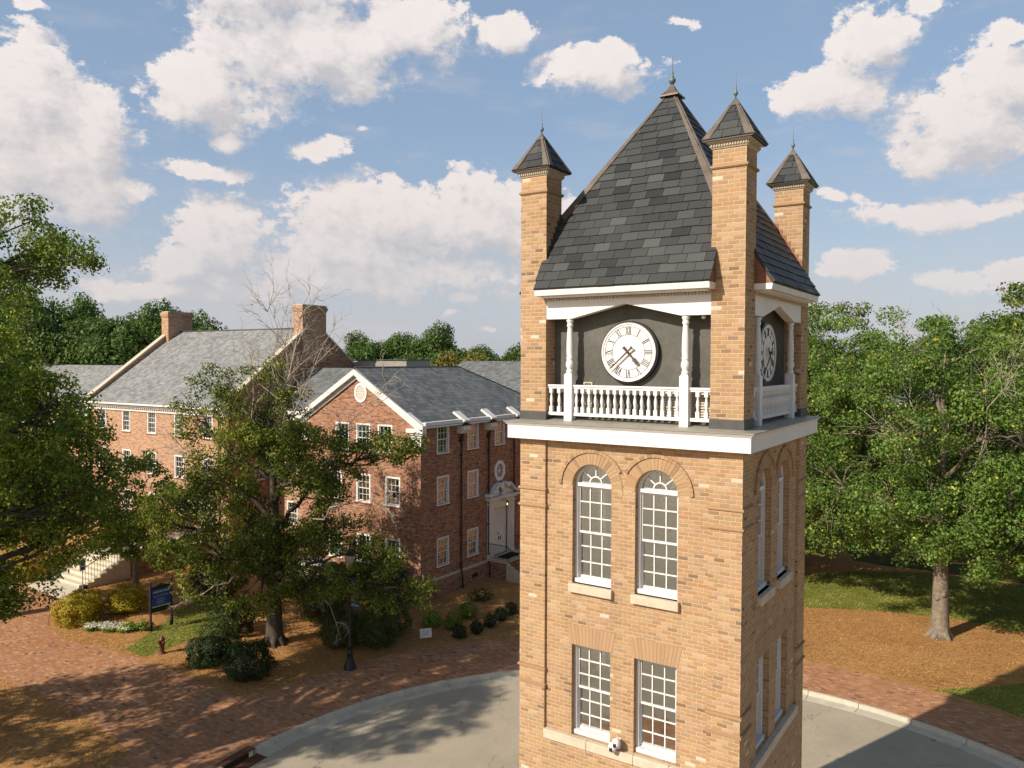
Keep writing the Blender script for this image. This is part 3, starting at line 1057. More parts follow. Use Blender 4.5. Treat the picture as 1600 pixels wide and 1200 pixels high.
# corner piers with their turrets
pr = MB()
B_ = M['tower_brick']
P0, P1 = 1.7, 2.3
pr.box(P0, -P1, 0, P1, -P0, ZD - .4, B_)
pr.box(P0, -P1, ZD - .4, P1, -P0, ZD + 4.66, B_)
for zz in (ZD - 1.66, ZD - 2.0, ZD - 5.33, ZD - 5.67):
    # bull-nosed course turning the corner
    for k in range(5):
        e = .035 * math.sin(math.pi * (k + .5) / 5)
        pr.box(P0 - .02, -P1 - e, zz - .035 + k * .014, P1 + e, -P0 + .02, zz - .021 + k * .014, M['voussoir'])
for k in range(6):
    e = .04 * math.sin(math.pi * (k + .5) / 6)
    pr.box(P0 - e, -P1 - e, ZD + 4.30 + k * .013, P1 + e, -P0 + e, ZD + 4.313 + k * .013, M['voussoir'])
pier = pr.build('corner_pier', None, tower, False)
fl = MB()
fl.box(P0 - .012, -P1 - .012, ZD - .27, P1 + .012, -P0 + .012, ZD - .08, M['lead'])
fl.build('lead_flashing', None, pier, False)
cc = MB()
c0 = 2.0
cc.frustum(c0, -c0, ZD + 4.655, ZD + 4.685, .315, .315, .33, .33, M['cream'])
cc.frustum(c0, -c0, ZD + 4.685, ZD + 4.745, .34, .34, .34, .34, M['cream'])
cc.frustum(c0, -c0, ZD + 4.745, ZD + 4.775, .35, .35, .40, .40, M['cream'])
nd = 14
for k in range(nd):
    t = -.33 + .66 * (k + .25) / nd
    for s_ in (-1, 1):
        cc.box(c0 + t, -c0 + s_ * .34, ZD + 4.692, c0 + t + .025, -c0 + s_ * .36, ZD + 4.738, M['cream'])
        cc.box(c0 + s_ * .34, -c0 + t, ZD + 4.692, c0 + s_ * .36, -c0 + t + .025, ZD + 4.738, M['cream'])
cc.build('dentil_cornice', None, pier, False)


def hip_cap(mb, cx, cy, z0, hw, z1, wid, mat, th=.02, skip=0.0):
    """metal strips along the four hips of a pyramid"""
    for sx, sy in ((1, 1), (1, -1), (-1, 1), (-1, -1)):
        p0 = Vector((cx + sx * hw, cy + sy * hw, z0))
        p1 = Vector((cx, cy, z1))
        d = (p1 - p0).normalized()
        pa = p0.lerp(p1, skip)
        for ax in (Vector((-sx, 0, 0)), Vector((0, -sy, 0))):
            # strip lies in the roof face that contains the eave direction ax
            nrm = ax.cross(d)
            if nrm.z < 0:
                nrm = -nrm
            nrm.normalize()
            inn = (ax - d * ax.dot(d)).normalized() * wid
            lift = nrm * th
            a, b = pa + lift, p1 + lift
            vs = [a, a + inn, b + inn * .12, b, pa, pa + inn, p1 + inn * .12, p1]
            # keep the strip's low end level with the eave
            if skip == 0:
                low = inn * 1.0
                vs[1] = a + inn - d * (inn.z / d.z)
                vs[5] = pa + inn - d * (inn.z / d.z)
            mb.add([tuple(q) for q in vs], [(0, 1, 2, 3), (7, 6, 5, 4), (0, 4, 5, 1), (1, 5, 6, 2), (2, 6, 7, 3), (3, 7, 4, 0)], mat)


def slate_face(mb, width_fn, base_fn, L, exposure, w0, rd, mat, th=.016):
    """lay overlapping slates; base_fn(s, t, h) -> point (s across, t up the slope, h out), width_fn(t) -> (smin, smax)"""
    rows = int(L / exposure)
    for r in range(rows + 1):
        t0 = r * exposure
        t1 = min(L, t0 + exposure * 1.12)
        if t1 - t0 < .02:
            continue
        lo, hi = width_fn(t0)
        lo2, hi2 = width_fn(t1)
        x = lo - w0 * (.5 * (r % 2)) + rd.uniform(-.04, .04)
        while x < hi:
            xe = x + w0
            a, b = max(x + .004, lo), min(xe - .004, hi)
            a2, b2 = max(x + .004, lo2), min(xe - .004, hi2)
            x = xe
            if b - a < .03:
                continue
            if b2 <= a2:
                a2 = b2 = min(max((a2 + b2) / 2, lo2), hi2)
                a2 -= .001
                b2 += .001
            e = rd.uniform(-.008, .008)
            h1, h0 = .004, th + rd.uniform(0, .01)
            vs = [base_fn(a, t0 + e, h0 + .004), base_fn(b, t0 + e, h0 + .004), base_fn(b2, t1, h1 + .002), base_fn(a2, t1, h1 + .002),
                  base_fn(a, t0 + e, -.005), base_fn(b, t0 + e, -.005), base_fn(b2, t1, -.008), base_fn(a2, t1, -.008)]
            mb.add(vs, [(0, 1, 2, 3), (7, 6, 5, 4), (0, 4, 5, 1), (1, 5, 6, 2), (2, 6, 7, 3), (3, 7, 4, 0)], mat)


# turret roof
tr_ = MB()
zt0, zt1, hw = ZD + 4.795, ZD + 5.56, .44
tr_.frustum(c0, -c0, zt0 - .022, zt0, hw, hw, hw, hw, M['black'])
tr_.frustum(c0, -c0, zt0, zt1 - .02, hw - .015, hw - .015, .01, .01, M['black'])
rd_ = random.Random(5)
Lt = math.hypot(hw, zt1 - zt0)
for k in range(4):
    Rz = Matrix.Rotation(k * math.pi / 2, 3, 'Z')
    up = Vector((0, hw, zt1 - zt0)).normalized()
    nr = Vector((0, -(zt1 - zt0), hw)).normalized()

    def bf(s, t, h, Rz=Rz, up=up, nr=nr):
        p = Vector((s, -hw, zt0)) + up * t + nr * h
        p = Rz @ Vector((p.x, p.y, p.z))
        return (p.x + c0, p.y - c0, p.z)
    slate_face(tr_, lambda t: (-(hw) * (1 - t / Lt), hw * (1 - t / Lt)), bf, Lt - .03, .19, .33, rd_, M['slate'], .012)
tf = tr_.build('turret_roof', None, pier, False)
hc = MB()
hip_cap(hc, c0, -c0, zt0, hw, zt1, .115, M['copper'], .028)
hc.frustum(c0, -c0, zt1 - .12, zt1 + .02, .10, .10, .012, .012, M['copper'])
hc.build('hip_capping', None, tf, False)
fn = MB()
fn.lathe(c0, -c0, [(.012, zt1), (.012, zt1 + .06), (.02, zt1 + .065), (.035, zt1 + .085), (.042, zt1 + .11), (.035, zt1 + .135), (.018, zt1 + .155), (.022, zt1 + .165),
                   (.012, zt1 + .18), (.016, zt1 + .22), (.008, zt1 + .24), (.005, zt1 + .36), (.0015, zt1 + .52)], 10, M['verdigris'])
fn.build('finial', None, pier, False)
rot_copies(pier)

# cornice and metal deck
co = MB()


def ring_box(mb, h0, h1, z0, z1, m, h1b=None):
    """square ring (mitred) between half widths h0 (inner) and h1 (outer)"""
    h1b = h1 if h1b is None else h1b
    vs = []
    for h, z in ((h0, z0), (h1, z0), (h1b, z1), (h0, z1)):
        vs += [(-h, -h, z), (h, -h, z), (h, h, z), (-h, h, z)]
    fs = []
    for a in range(4):
        b = (a + 1) % 4
        for i in range(4):
            j = (i + 1) % 4
            fs.append((a * 4 + i, a * 4 + j, b * 4 + j, b * 4 + i))
    mb.add(vs, fs, m)


ring_box(co, 1.6, HW + .19, ZD - .63, ZD - .365, M['white'])
ring_box(co, 1.6, HW + .20, ZD - .362, ZD - .335, M['white'], HW + .225)
ring_box(co, 1.6, HW + .225, ZD - .333, ZD - .305, M['white'], HW + .245)
co.build('white_cornice', None, tower, False)
de = MB()
ring_box(de, .8, HW + .262, ZD - .302, ZD - .285, M['deck'])
vs = []
for h, z in ((HW + .255, ZD - .284), (1.9, ZD - .20), (.8, ZD - .20)):
    vs += [(-h, -h, z), (h, -h, z), (h, h, z), (-h, h, z)]
de.add(vs, [(a * 4 + i, a * 4 + (i + 1) % 4, a * 4 + 4 + (i + 1) % 4, a * 4 + 4 + i) for a in (0, 1) for i in range(4)], M['deck'])
for k in range(4):
    pass
de.build('metal_deck', None, tower, False)

# dark rendered clock chamber
ch = MB()
cw = HW - .36
ch.box(-cw, -cw, ZD - .25, cw, cw, ZD + 2.35, M['dark'])
ch.build('clock_chamber', None, tower, False)

# clock faces -----------------------------------------------------------
CZ = ZD + 1.11
yc = -cw
cf = MB()


def disc(mb, cx, cz, r, y0, y1, m, n=48, r_in=None):
    if r_in is None:
        mb.prism([(cx + r * math.cos(2 * math.pi * i / n), cz + r * math.sin(2 * math.pi * i / n)) for i in range(n)], y0, y1, 'xz', m)
    else:
        vs, fs = [], []
        for rr2, yy in ((r, y0), (r_in, y0), (r_in, y1), (r, y1)):
            vs += [(cx + rr2 * math.cos(2 * math.pi * i / n), yy, cz + rr2 * math.sin(2 * math.pi * i / n)) for i in range(n)]
        for a in range(4):
            b = (a + 1) % 4
            fs += [(a * n + i, a * n + (i + 1) % n, b * n + (i + 1) % n, b * n + i) for i in range(n)]
        mb.add(vs, fs, m)


disc(cf, 0, CZ, .60, yc - .10, yc + .01, M['black'])
disc(cf, 0, CZ, .565, yc - .125, yc - .099, M['clock_white'])
disc(cf, 0, CZ, .565, yc - .14, yc - .124, M['clock_white'], r_in=.535)
clock = cf.build('clock_face', None, tower, False)
nm = MB()
disc(nm, 0, CZ, .492, yc - .131, yc - .1245, M['black'], r_in=.487)
disc(nm, 0, CZ, .342, yc - .131, yc - .1245, M['black'], r_in=.337)
NUM = ['XII', 'I', 'II', 'III', 'IIII', 'V', 'VI', 'VII', 'VIII', 'IX', 'X', 'XI']


def stroke(mb, p0, p1, w, ang, mat):
    ca, sa = math.cos(-ang), math.sin(-ang)
    pts = []
    d = Vector((p1[0] - p0[0], p1[1] - p0[1]))
    n = Vector((-d.y, d.x)).normalized() * w / 2
    for q in (Vector(p0) + n, Vector(p0) - n, Vector(p1) - n, Vector(p1) + n):
        pts.append((q.x * ca - q.y * sa, CZ + q.x * sa + q.y * ca))
    mb.prism(pts, yc - .133, yc - .1245, 'xz', mat)


for h, s in enumerate(NUM):
    ang = h * math.pi / 6
    wd = {'I': .030, 'V': .062, 'X': .062}
    tot = sum(wd[c] for c in s)
    x = -tot / 2
    r0, r1 = .345, .485
    for c in s:
        w = wd[c]
        if c == 'I':
            stroke(nm, (x + w / 2, r0), (x + w / 2, r1), .011, ang, M['black'])
        elif c == 'V':
            stroke(nm, (x + .008, r1), (x + w / 2, r0), .012, ang, M['black'])
            stroke(nm, (x + w - .008, r1), (x + w / 2, r0), .006, ang, M['black'])
        else:
            stroke(nm, (x + .006, r1), (x + w - .006, r0), .012, ang, M['black'])
            stroke(nm, (x + w - .006, r1), (x + .006, r0), .006, ang, M['black'])
        x += w
nm.build('roman_numerals', None, clock, False)


def hand(angle, length, tail, w, yy, minute):
    mb = MB()
    ca, sa = math.cos(-angle), math.sin(-angle)

    def P(x, r):
        return (x * ca - r * sa, CZ + x * sa + r * ca)
    mb.prism([P(-w, -tail), P(w, -tail), P(w * .55, length * .82), P(0, length), P(-w * .55, length * .82)], yy, yy + .014, 'xz', M['bronze'])
    mb.prism([P(-.035, -tail - .012), P(-.02, -tail + .02), P(.02, -tail + .02), P(.035, -tail - .012), P(.018, -tail - .03), P(0, -tail - .018), P(-.018, -tail - .03)], yy + .002, yy + .010, 'xz', M['bronze'])
    if not minute:
        for s_ in (-1, 1):
            for rr3 in (.17, .245):
                o = [P(s_ * (.01 + .032 * math.sin(t)), rr3 + .03 * (1 - math.cos(t))) for t in np.linspace(.2, 3.6, 9)]
                i_ = [P(s_ * (.004 + .018 * math.sin(t)), rr3 + .006 + .022 * (1 - math.cos(t))) for t in np.linspace(.2, 3.6, 9)]
                mb.prism(o + i_[::-1], yy + .002, yy + .010, 'xz', M['bronze'])
    else:
        for rr3 in (.36, .42):
            mb.prism([P(-.024, rr3), P(0, rr3 + .03), P(.024, rr3), P(0, rr3 - .01)], yy + .002, yy + .010, 'xz', M['bronze'])
    disc(mb, 0, CZ, .022, yy - .01, yy + .014, M['bronze'], 14)
    return mb.build('clock_hand', None, clock, False)


hand(R(137), .37, .11, .020, yc - .17, False)
hand(R(228), .52, .12, .017, yc - .20, True)
rot_copies(clock)

# lintel board with its shallow pointed arch, posts, railings, eaves
Yb = -HW + .10
lt = MB()
zl0, zl1 = ZD + 1.77, ZD + 2.22
lt.prism([(-1.698, zl0), (-1.12, zl0), (0, ZD + 2.03), (1.12, zl0), (1.698, zl0), (1.698, zl1), (-1.698, zl1)], Yb - .09, Yb + .09, 'xz', M['white'])
rot_copies(lt.build('lintel_board', None, tower, False, bevel=.006))
po = MB()
po.box(-.085, -.085, ZD - .262, .085, .085, ZD + .66, M['white'])
po.frustum(0, 0, ZD + .66, ZD + .70, .085, .085, .06, .06, M['white'])
po.lathe(0, 0, [(.06, ZD + .68), (.072, ZD + .72), (.072, ZD + .75), (.055, ZD + .77), (.06, ZD + .79), (.082, ZD + .84), (.085, ZD + .88), (.07, ZD + .94), (.058, ZD + .96),
                (.075, ZD + .985), (.075, ZD + 1.0), (.062, ZD + 1.02), (.072, ZD + 1.12), (.068, ZD + 1.35), (.052, ZD + 1.58), (.05, ZD + 1.61), (.066, ZD + 1.625), (.066, ZD + 1.65),
                (.055, ZD + 1.665), (.058, ZD + 1.70), (.075, ZD + 1.725), (.075, ZD + 1.765)], 14, M['white'])
post0 = po.build('turned_post', None, tower, False)
first = True
for k in range(4):
    for sx in (-1.2, 1.2):
        p = post0 if first else post0.copy()
        if not first:
            COL.objects.link(p)
            p.parent = tower
        first = False
        q = Matrix.Rotation(k * math.pi / 2, 3, 'Z') @ Vector((sx, Yb, 0))
        p.location = q
        p.rotation_euler = (0, 0, k * math.pi / 2)
ra = MB()
for a, b in ((-1.7, -1.285), (-1.115, 1.115), (1.285, 1.7)):
    ra.box(a, Yb - .045, ZD + .425, b, Yb + .045, ZD + .465, M['white'])
    ra.box(a, Yb - .028, ZD + .385, b, Yb + .028, ZD + .425, M['white'])
    ra.box(a, Yb - .03, ZD - .15, b, Yb + .03, ZD - .085, M['white'])
rail = ra.build('railing', None, tower, False, bevel=.006)
ba = MB()
ba.box(-.034, -.034, ZD - .085, .034, .034, ZD + .03, M['white'])
ba.lathe(0, 0, [(.022, ZD + .03), (.03, ZD + .045), (.02, ZD + .06), (.03, ZD + .11), (.036, ZD + .15), (.03, ZD + .20), (.018, ZD + .26), (.018, ZD + .275), (.028, ZD + .285), (.02, ZD + .30)], 10, M['white'])
ba.box(-.034, -.034, ZD + .30, .034, .034, ZD + .385, M['white'])
bal0 = ba.build('baluster', None, rail, False)
xs = [-1.62, -1.45, -1.36][:2] + [-1.115 + 2.23 * (i + .5) / 16 for i in range(16)] + [1.44, 1.6]
xs[1] = -1.44
for i, x in enumerate(xs):
    b_ = bal0 if i == 0 else bal0.copy()
    if i:
        COL.objects.link(b_)
        b_.parent = rail
    b_.location = (x, Yb, 0)
rot_copies(rail)

# louvred vents low on the chamber wall
for x0, x1, z1v in ((.62, 1.02, .42), (1.22, 1.62, .40), (-1.02, -.82, .52)):
    ve = MB()
    ve.box(x0, -cw - .03, ZD - .15, x0 + .025, -cw - .002, ZD + z1v, M['cream'])
    ve.box(x1 - .025, -cw - .03, ZD - .15, x1, -cw - .002, ZD + z1v, M['cream'])
    ve.box(x0 + .025, -cw - .03, ZD + z1v - .025, x1 - .025, -cw - .002, ZD + z1v, M['cream'])
    zz = ZD - .13
    while zz < ZD + z1v - .05:
        ve.add([(x0 + .025, -cw - .035, zz), (x1 - .025, -cw - .035, zz), (x1 - .025, -cw - .004, zz + .035), (x0 + .025, -cw - .004, zz + .035),
                (x0 + .025, -cw - .035, zz + .008), (x1 - .025, -cw - .035, zz + .008), (x1 - .025, -cw - .004, zz + .043), (x0 + .025, -cw - .004, zz + .043)],
               [(0, 1, 2, 3), (7, 6, 5, 4), (0, 4, 5, 1), (1, 5, 6, 2), (2, 6, 7, 3), (3, 7, 4, 0)], M['cream'])
        zz += .05
    ve.build('louvred_vent', None, tower, False)

# eave boards
ZE, OE = ZD + 2.346, .35
ea = MB()
xa, xb = -1.78, 1.78
ea.prism([(-HW - .31, ZE - .13), (-HW - .33, ZE - .02), (-HW + .16, ZE - .02), (-HW + .16, ZE - .13)], xa, xb, 'yz', M['white'])
ea.prism([(-HW - .24, ZE - .16), (-HW - .24, ZE - .131), (-HW + .0, ZE - .131), (-HW + .0, ZE - .16)], -1.69, 1.69, 'yz', M['white'])
for k in range(52):
    x = -1.66 + 3.32 * k / 51
    ea.box(x - .016, -HW - .035, ZE - .215, x + .016, -HW + .008, ZE - .165, M['cream'])
rot_copies(ea.build('eave_board', None, tower, False, bevel=.006))

# main roof ---------------------------------------------------------------
ZA = ZD + 6.67
KS = (ZA - ZE) / (HW + OE)
rf = MB()
hb = HW + OE


def zroof(d):      # d = distance in from the eave line
    return ZE + d * KS


# solid core slightly under the slates, cut round the piers
Lm = math.hypot(hb, ZA - ZE)
upm = Vector((0, hb, ZA - ZE)).normalized()
nrm_ = Vector((0, -(ZA - ZE), hb)).normalized()
d1 = OE + .6       # where the hip meets the inner pier corner
for k in range(4):
    Rz = Matrix.Rotation(k * math.pi / 2, 3, 'Z')

    def bm_(s, t, h, Rz=Rz):
        p = Vector((s, -hb, ZE)) + upm * t + nrm_ * h
        p = Rz @ p
        return (p.x, p.y, p.z)

    def wf(t):
        d = t * hb / Lm
        if d < OE - .01:
            return (-1.80, 1.80)
        if d < d1:
            return (-1.70, 1.70)
        hwid = max(0.0, hb - d)
        return (-hwid, hwid)
    slate_face(rf, wf, bm_, Lm - .12, .205, .345, random.Random(20 + k), M['slate'], .017)
    # boarding under the slates
    tt = [0, (OE - .01) * Lm / hb, (OE - .01) * Lm / hb + .001, d1 * Lm / hb, Lm - .05]
    ww = [1.79, 1.79, 1.70, 1.70, .03]
    for i in range(4):
        rf.add([bm_(-ww[i], tt[i], -.006), bm_(ww[i], tt[i], -.006), bm_(ww[i + 1], tt[i + 1], -.006), bm_(-ww[i + 1], tt[i + 1], -.006),
                bm_(-ww[i], tt[i], -.04), bm_(ww[i], tt[i], -.04), bm_(ww[i + 1], tt[i + 1], -.04), bm_(-ww[i + 1], tt[i + 1], -.04)],
               [(0, 1, 2, 3), (7, 6, 5, 4), (0, 4, 5, 1), (1, 5, 6, 2), (2, 6, 7, 3), (3, 7, 4, 0)], M['black'])
    # brown cheek pieces closing the overhang beside the piers
    for s_ in (-1.775, 1.745):
        cheek = [(-hb + .03, ZE - .02), (-hb + .03, ZE + .02), (-HW + .0, zroof(OE) - .05), (-HW, ZE - .02)]
        vs = []
        for dx in (0, .03):
            for yv, zv in cheek:
                p = Rz @ Vector((s_ + dx, yv, zv))
                vs.append((p.x, p.y, p.z))
        rf.add(vs, [(0, 1, 2, 3), (7, 6, 5, 4), (0, 4, 5, 1), (1, 5, 6, 2), (2, 6, 7, 3), (3, 7, 4, 0)], M['rustcopper'])
roof = rf.build('slate_roof', None, tower, False)
hp = MB()
skip = d1 / hb - .005
hip_cap(hp, 0, 0, ZE, hb, ZA, .165, M['copper'], .036, skip)
hp.frustum(0, 0, ZA - .17, ZA - .14, .21, .21, .21, .21, M['copper'])
hp.frustum(0, 0, ZA - .14, ZA - .03, .20, .20, .10, .10, M['copper'])
hp.frustum(0, 0, ZA - .03, ZA + .12, .10, .10, .015, .015, M['copper'])
hp.build('copper_capping', None, roof, False)
fm = MB()
z = ZA + .09
fm.lathe(0, 0, [(.022, z), (.022, z + .03), (.04, z + .035), (.055, z + .055), (.075, z + .09), (.075, z + .115), (.055, z + .15), (.03, z + .17),
                (.04, z + .18), (.028, z + .20), (.022, z + .25), (.03, z + .265), (.015, z + .285), (.011, z + .36), (.007, z + .48), (.002, z + .64)], 14, M['verdigris'])
fm.build('finial', None, tower, False)
# stepped flashing where roof meets piers
for s_ in (-1, 1):
  sf = MB()
  for k in range(7):
    d = .30 + OE * .0 + k * .09
    y0 = -HW + k * .085
    zt = zroof(OE + k * .085)
    if 1:
        sf.box(s_ * 1.70 - s_ * .0, y0, zt - .05, s_ * 1.688, y0 + .09, zt + .20, M['rustcopper'] if s_ > 0 else M['lead'])
  rot_copies(sf.build('step_flashing', None, tower, False))

# security camera on the lower sill band and small lamp under the lintel
sc_ = thing('security_camera', 'white twin security camera on the tower wall between the two lowest windows', 'security camera', (-2.35, -.07, ZD - 6.50))
m_ = MB()
m_.box(-2.40, -.02, ZD - 6.50, -2.30, .06, ZD - 6.32, M['old_white'])
m_.build('bracket', None, sc_)
for dx, dz in ((-.05, -.12), (.03, -.02)):
    m_ = MB()
    m_.lathe(-2.35 + dx, -.13, [(.02, ZD - 6.42 + dz), (.065, ZD - 6.40 + dz), (.08, ZD - 6.34 + dz), (.08, ZD - 6.30 + dz), (.06, ZD - 6.25 + dz), (.02, ZD - 6.23 + dz)], 14, M['white'])
    hs = m_.build('housing', None, sc_)
    m_ = MB()
    m_.lathe(-2.35 + dx, -.175, [(.01, ZD - 6.385 + dz), (.045, ZD - 6.37 + dz), (.045, ZD - 6.30 + dz), (.01, ZD - 6.29 + dz)], 10, M['black'])
    m_.build('lens', None, hs)
sc2 = MB()
sc2.lathe(-.78, .13, [(.012, ZD + 1.70), (.035, ZD + 1.71), (.04, ZD + 1.735), (.03, ZD + 1.765)], 10, M['old_white'])
tag(sc2.build('dome_camera'), 'tiny white dome camera under the white lintel beside the near corner pier', 'security camera')

# ================================================================ BRICK HALLS
def win_proto(parent, w, h, blind=0, brick=True):
    """sash window modelled at the origin facing -y: casing proud of the wall, two sashes, glass, sill"""
    f = MB()
    c = .095
    W_ = M['white']
    f.box(-w / 2, -.035, 0, -w / 2 + c, .10, h, W_)
    f.box(w / 2 - c, -.035, 0, w / 2, .10, h, W_)
    f.box(-w / 2 + c, -.035, h - c, w / 2 - c, .10, h, W_)
    f.box(-w / 2 - .03, -.07, -.07, w / 2 + .03, .10, -.001, W_)
    if brick:
        n = int(w / .085)
        for i in range(n):
            t0, t1 = (i + .04) / n * 2 - 1, (i + .96) / n * 2 - 1
            f.prism([(w / 2 * t0, h + .004), (w / 2 * t1, h + .004), ((w / 2 + .09) * t1, h + .28), ((w / 2 + .09) * t0, h + .28)], -.012, .05, 'xz', M['red_unit'])
        f.box(-w / 2 - .06, -.06, -.15, w / 2 + .06, .05, -.075, M['red_unit'])
    fr = f.build('window', None, parent, False)
    s = MB()
    a, b = -w / 2 + c, w / 2 - c
    zt = h - c
    zm = zt / 2
    for y0, z0, z1 in ((.03, zm - .02, zt), (.065, .0, zm + .02)):
        s.box(a, y0, z0, a + .045, y0 + .03, z1, W_)
        s.box(b - .045, y0, z0, b, y0 + .03, z1, W_)
        s.box(a + .045, y0, z0, b - .045, y0 + .03, z0 + .05, W_)
        s.box(a + .045, y0, z1 - .04, b - .045, y0 + .03, z1, W_)
        for i in (1, 2):
            x = a + (b - a) * i / 3
            s.box(x - .012, y0 + .003, z0 + .05, x + .012, y0 + .027, z1 - .04, W_)
        z = (z0 + z1) / 2
        s.box(a + .045, y0 + .005, z - .012, b - .045, y0 + .025, z + .012, W_)
    s.build('sash', None, fr, False)
    p = MB()
    p.box(a + .01, .046, zm, b - .01, .05, zt - .01, M['glass2'])
    p.box(a + .01, .080, .01, b - .01, .084, zm, M['glass2'])
    p.build('pane', None, fr, False)
    if blind:
        q = MB()
        q.box(a, .12, zt * (1 - blind), b, .13, zt, M['blind'])
        q.build('blind', None, fr, False)
    return fr


WN = {'k': 0}


def put_windows(parent, spots, w, h):
    """spots: (x, y, z, rotation); parent at its own location"""
    rd = random.Random(11 + WN['k'])
    WN['k'] += 1
    protos = None
    for i, (x, y, z, rz) in enumerate(spots):
        if protos is None:
            protos = [win_proto(parent, w, h, b) for b in (0, .45, 1.0)]
            used = [False] * 3
        j = i if i < 3 else rd.choice([0, 0, 1, 2])
        j = j if j < 2 or rd.random() < .35 else 0
        o = protos[j]
        if used[j]:
            o = copy_tree(o, parent)
        used[j] = True
        o.location = Vector((x, y, z)) - parent.location
        o.rotation_euler = (0, 0, rz)
    if protos:
        for j in range(3):
            if not used[j]:
                for ch in list(protos[j].children):
                    bpy.data.objects.remove(ch)
                bpy.data.objects.remove(protos[j])


def hole_rect(c, z, w, h, inset=.05):
    return [(c - w / 2 + inset, z), (c + w / 2 - inset, z), (c + w / 2 - inset, z + h - inset), (c - w / 2 + inset, z + h - inset)]


WW, WH = 1.08, 1.55
ROWS = (7.90, 5.07, 1.67)
# --- gabled wing beside the roundabout
wing = thing('brick_hall', 'three-storey red brick hall with a white-trimmed front gable and grey slate roof', 'building', (-27.4, 25, 0), group=None)
X0, X1, Y0, Y1 = -32.0, -22.8, 18.4, 32.3
ZEv, ZRg, XR = 9.62, 12.45, -27.4
fw = [[-25.33, -26.97, -28.61], [-24.77, -26.97, -29.2], [-24.77, -26.97, -29.2]]
sw_ = [[20.3, 23.08, 25.82, 28.75, 31.2], [20.3, 23.08, 28.95, 31.2], [20.3, 23.08, 28.95, 31.2]]
fh = [hole_rect(c, ROWS[r], WW, WH) for r in range(3) for c in fw[r]]
sh_ = [hole_rect(c, ROWS[r], WW, WH) for r in range(3) for c in sw_[r]]
door_h = [(25.12, 1.12), (26.64, 1.12), (26.64, 4.0), (25.12, 4.0)]
oct_h = [(25.82 + .44 * math.cos(R(22.5 + 45 * i)), 6.27 + .5 * math.sin(R(22.5 + 45 * i))) for i in range(8)]
wm = MB()
wm.prism([(X0, 0), (X1, 0), (X1, ZEv), (XR, ZRg - .1), (X0, ZEv)], Y0, Y0 + .3, 'xz', M['red_brick'], fh)
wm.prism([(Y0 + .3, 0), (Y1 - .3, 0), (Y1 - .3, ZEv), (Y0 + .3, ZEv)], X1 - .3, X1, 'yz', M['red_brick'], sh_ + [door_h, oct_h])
wm.prism([(Y0 + .3, 0), (Y1 - .3, 0), (Y1 - .3, ZEv), (Y0 + .3, ZEv)], X0, X0 + .3, 'yz', M['red_brick'])
wm.prism([(X0, 0), (X1, 0), (X1, ZEv), (X0, ZEv)], Y1 - .3, Y1, 'xz', M['red_brick'])
# projecting plinth
wm.box(X0, Y0 - .05, 0, X1 + .05, Y0 - .001, .93, M['red_brick'])
wm.box(X1 + .001, Y0, 0, X1 + .05, 24.5, .93, M['red_brick'])
wm.box(X1 + .001, 27.3, 0, X1 + .05, Y1, .93, M['red_brick'])
wm.build('wall', None, wing)
for z in (.9, 4.3, 7.2):
    fl_ = MB()
    fl_.box(X0 + .31, Y0 + .31, z, X1 - .31, Y1 - .31, z + .15, M['roomfloor'])
    fl_.build('room_floor', None, wing)
fl_ = MB()
fl_.box(X0 + .31, 24, 0, X1 - .31, 24.1, 9.5, M['roomwall'])
fl_.box(-26.5, Y0 + .31, 0, -26.4, Y1 - .31, 9.5, M['roomwall'])
fl_.build('partitions', None, wing)
tb = MB()
tb.box(X0, Y0 - .075, .93, X1 + .075, Y0 - .002, 1.07, M['stone'])
tb.box(X1 + .002, Y0, .93, X1 + .075, 24.5, 1.07, M['stone'])
tb.box(X1 + .002, 27.3, .93, X1 + .075, Y1, 1.07, M['stone'])
tb.build('water_table', None, wing, bevel=.01)
spots = [(c, Y0 + .02, ROWS[r], 0) for r in range(3) for c in fw[r]] + [(X1 - .02, c, ROWS[r], math.pi / 2) for r in range(3) for c in sw_[r]]
put_windows(wing, spots, WW, WH)


def roof_slab(mb, pts, th, m):
    """planar roof slope given by its upper face, thickened downwards"""
    P = [Vector(p) for p in pts]
    n = (P[1] - P[0]).cross(P[2] - P[0]).normalized()
    if n.z < 0:
        n = -n
    k = len(P)
    vs = [tuple(p) for p in P] + [tuple(p - n * th) for p in P]
    fs = [tuple(range(k)), tuple(range(2 * k - 1, k - 1, -1))] + [(i, (i + 1) % k, (i + 1) % k + k, i + k) for i in range(k)]
    mb.add(vs, fs, m)


sl_ = (ZRg - ZEv) / (XR - X0)
ov = .42
rs = MB()
ze = ZEv + .12 - ov * sl_
hipy = Y1 - 4.6
roof_slab(rs, [(X1 + ov, Y0 - .25, ze), (X1 + ov, Y1 + ov, ze), (XR, hipy, ZRg + .12), (XR, Y0 - .25, ZRg + .12)], .09, M['slate_wing'])
roof_slab(rs, [(X0 - ov, Y0 - .25, ze), (X0 - ov, Y1 + ov, ze), (XR, hipy, ZRg + .12), (XR, Y0 - .25, ZRg + .12)], .09, M['slate_wing'])
roof_slab(rs, [(X1 + ov, Y1 + ov, ze), (X0 - ov, Y1 + ov, ze), (XR, hipy, ZRg + .12)], .09, M['slate_wing'])
rfw = rs.build('roof', None, wing)
rc = MB()
rc.tube([(XR, Y0 - .25, ZRg + .13), (XR, hipy, ZRg + .13), (X1 + ov, Y1 + ov, ze + .02)], .045, 6, M['lead'])
rc.build('ridge_capping', None, rfw)
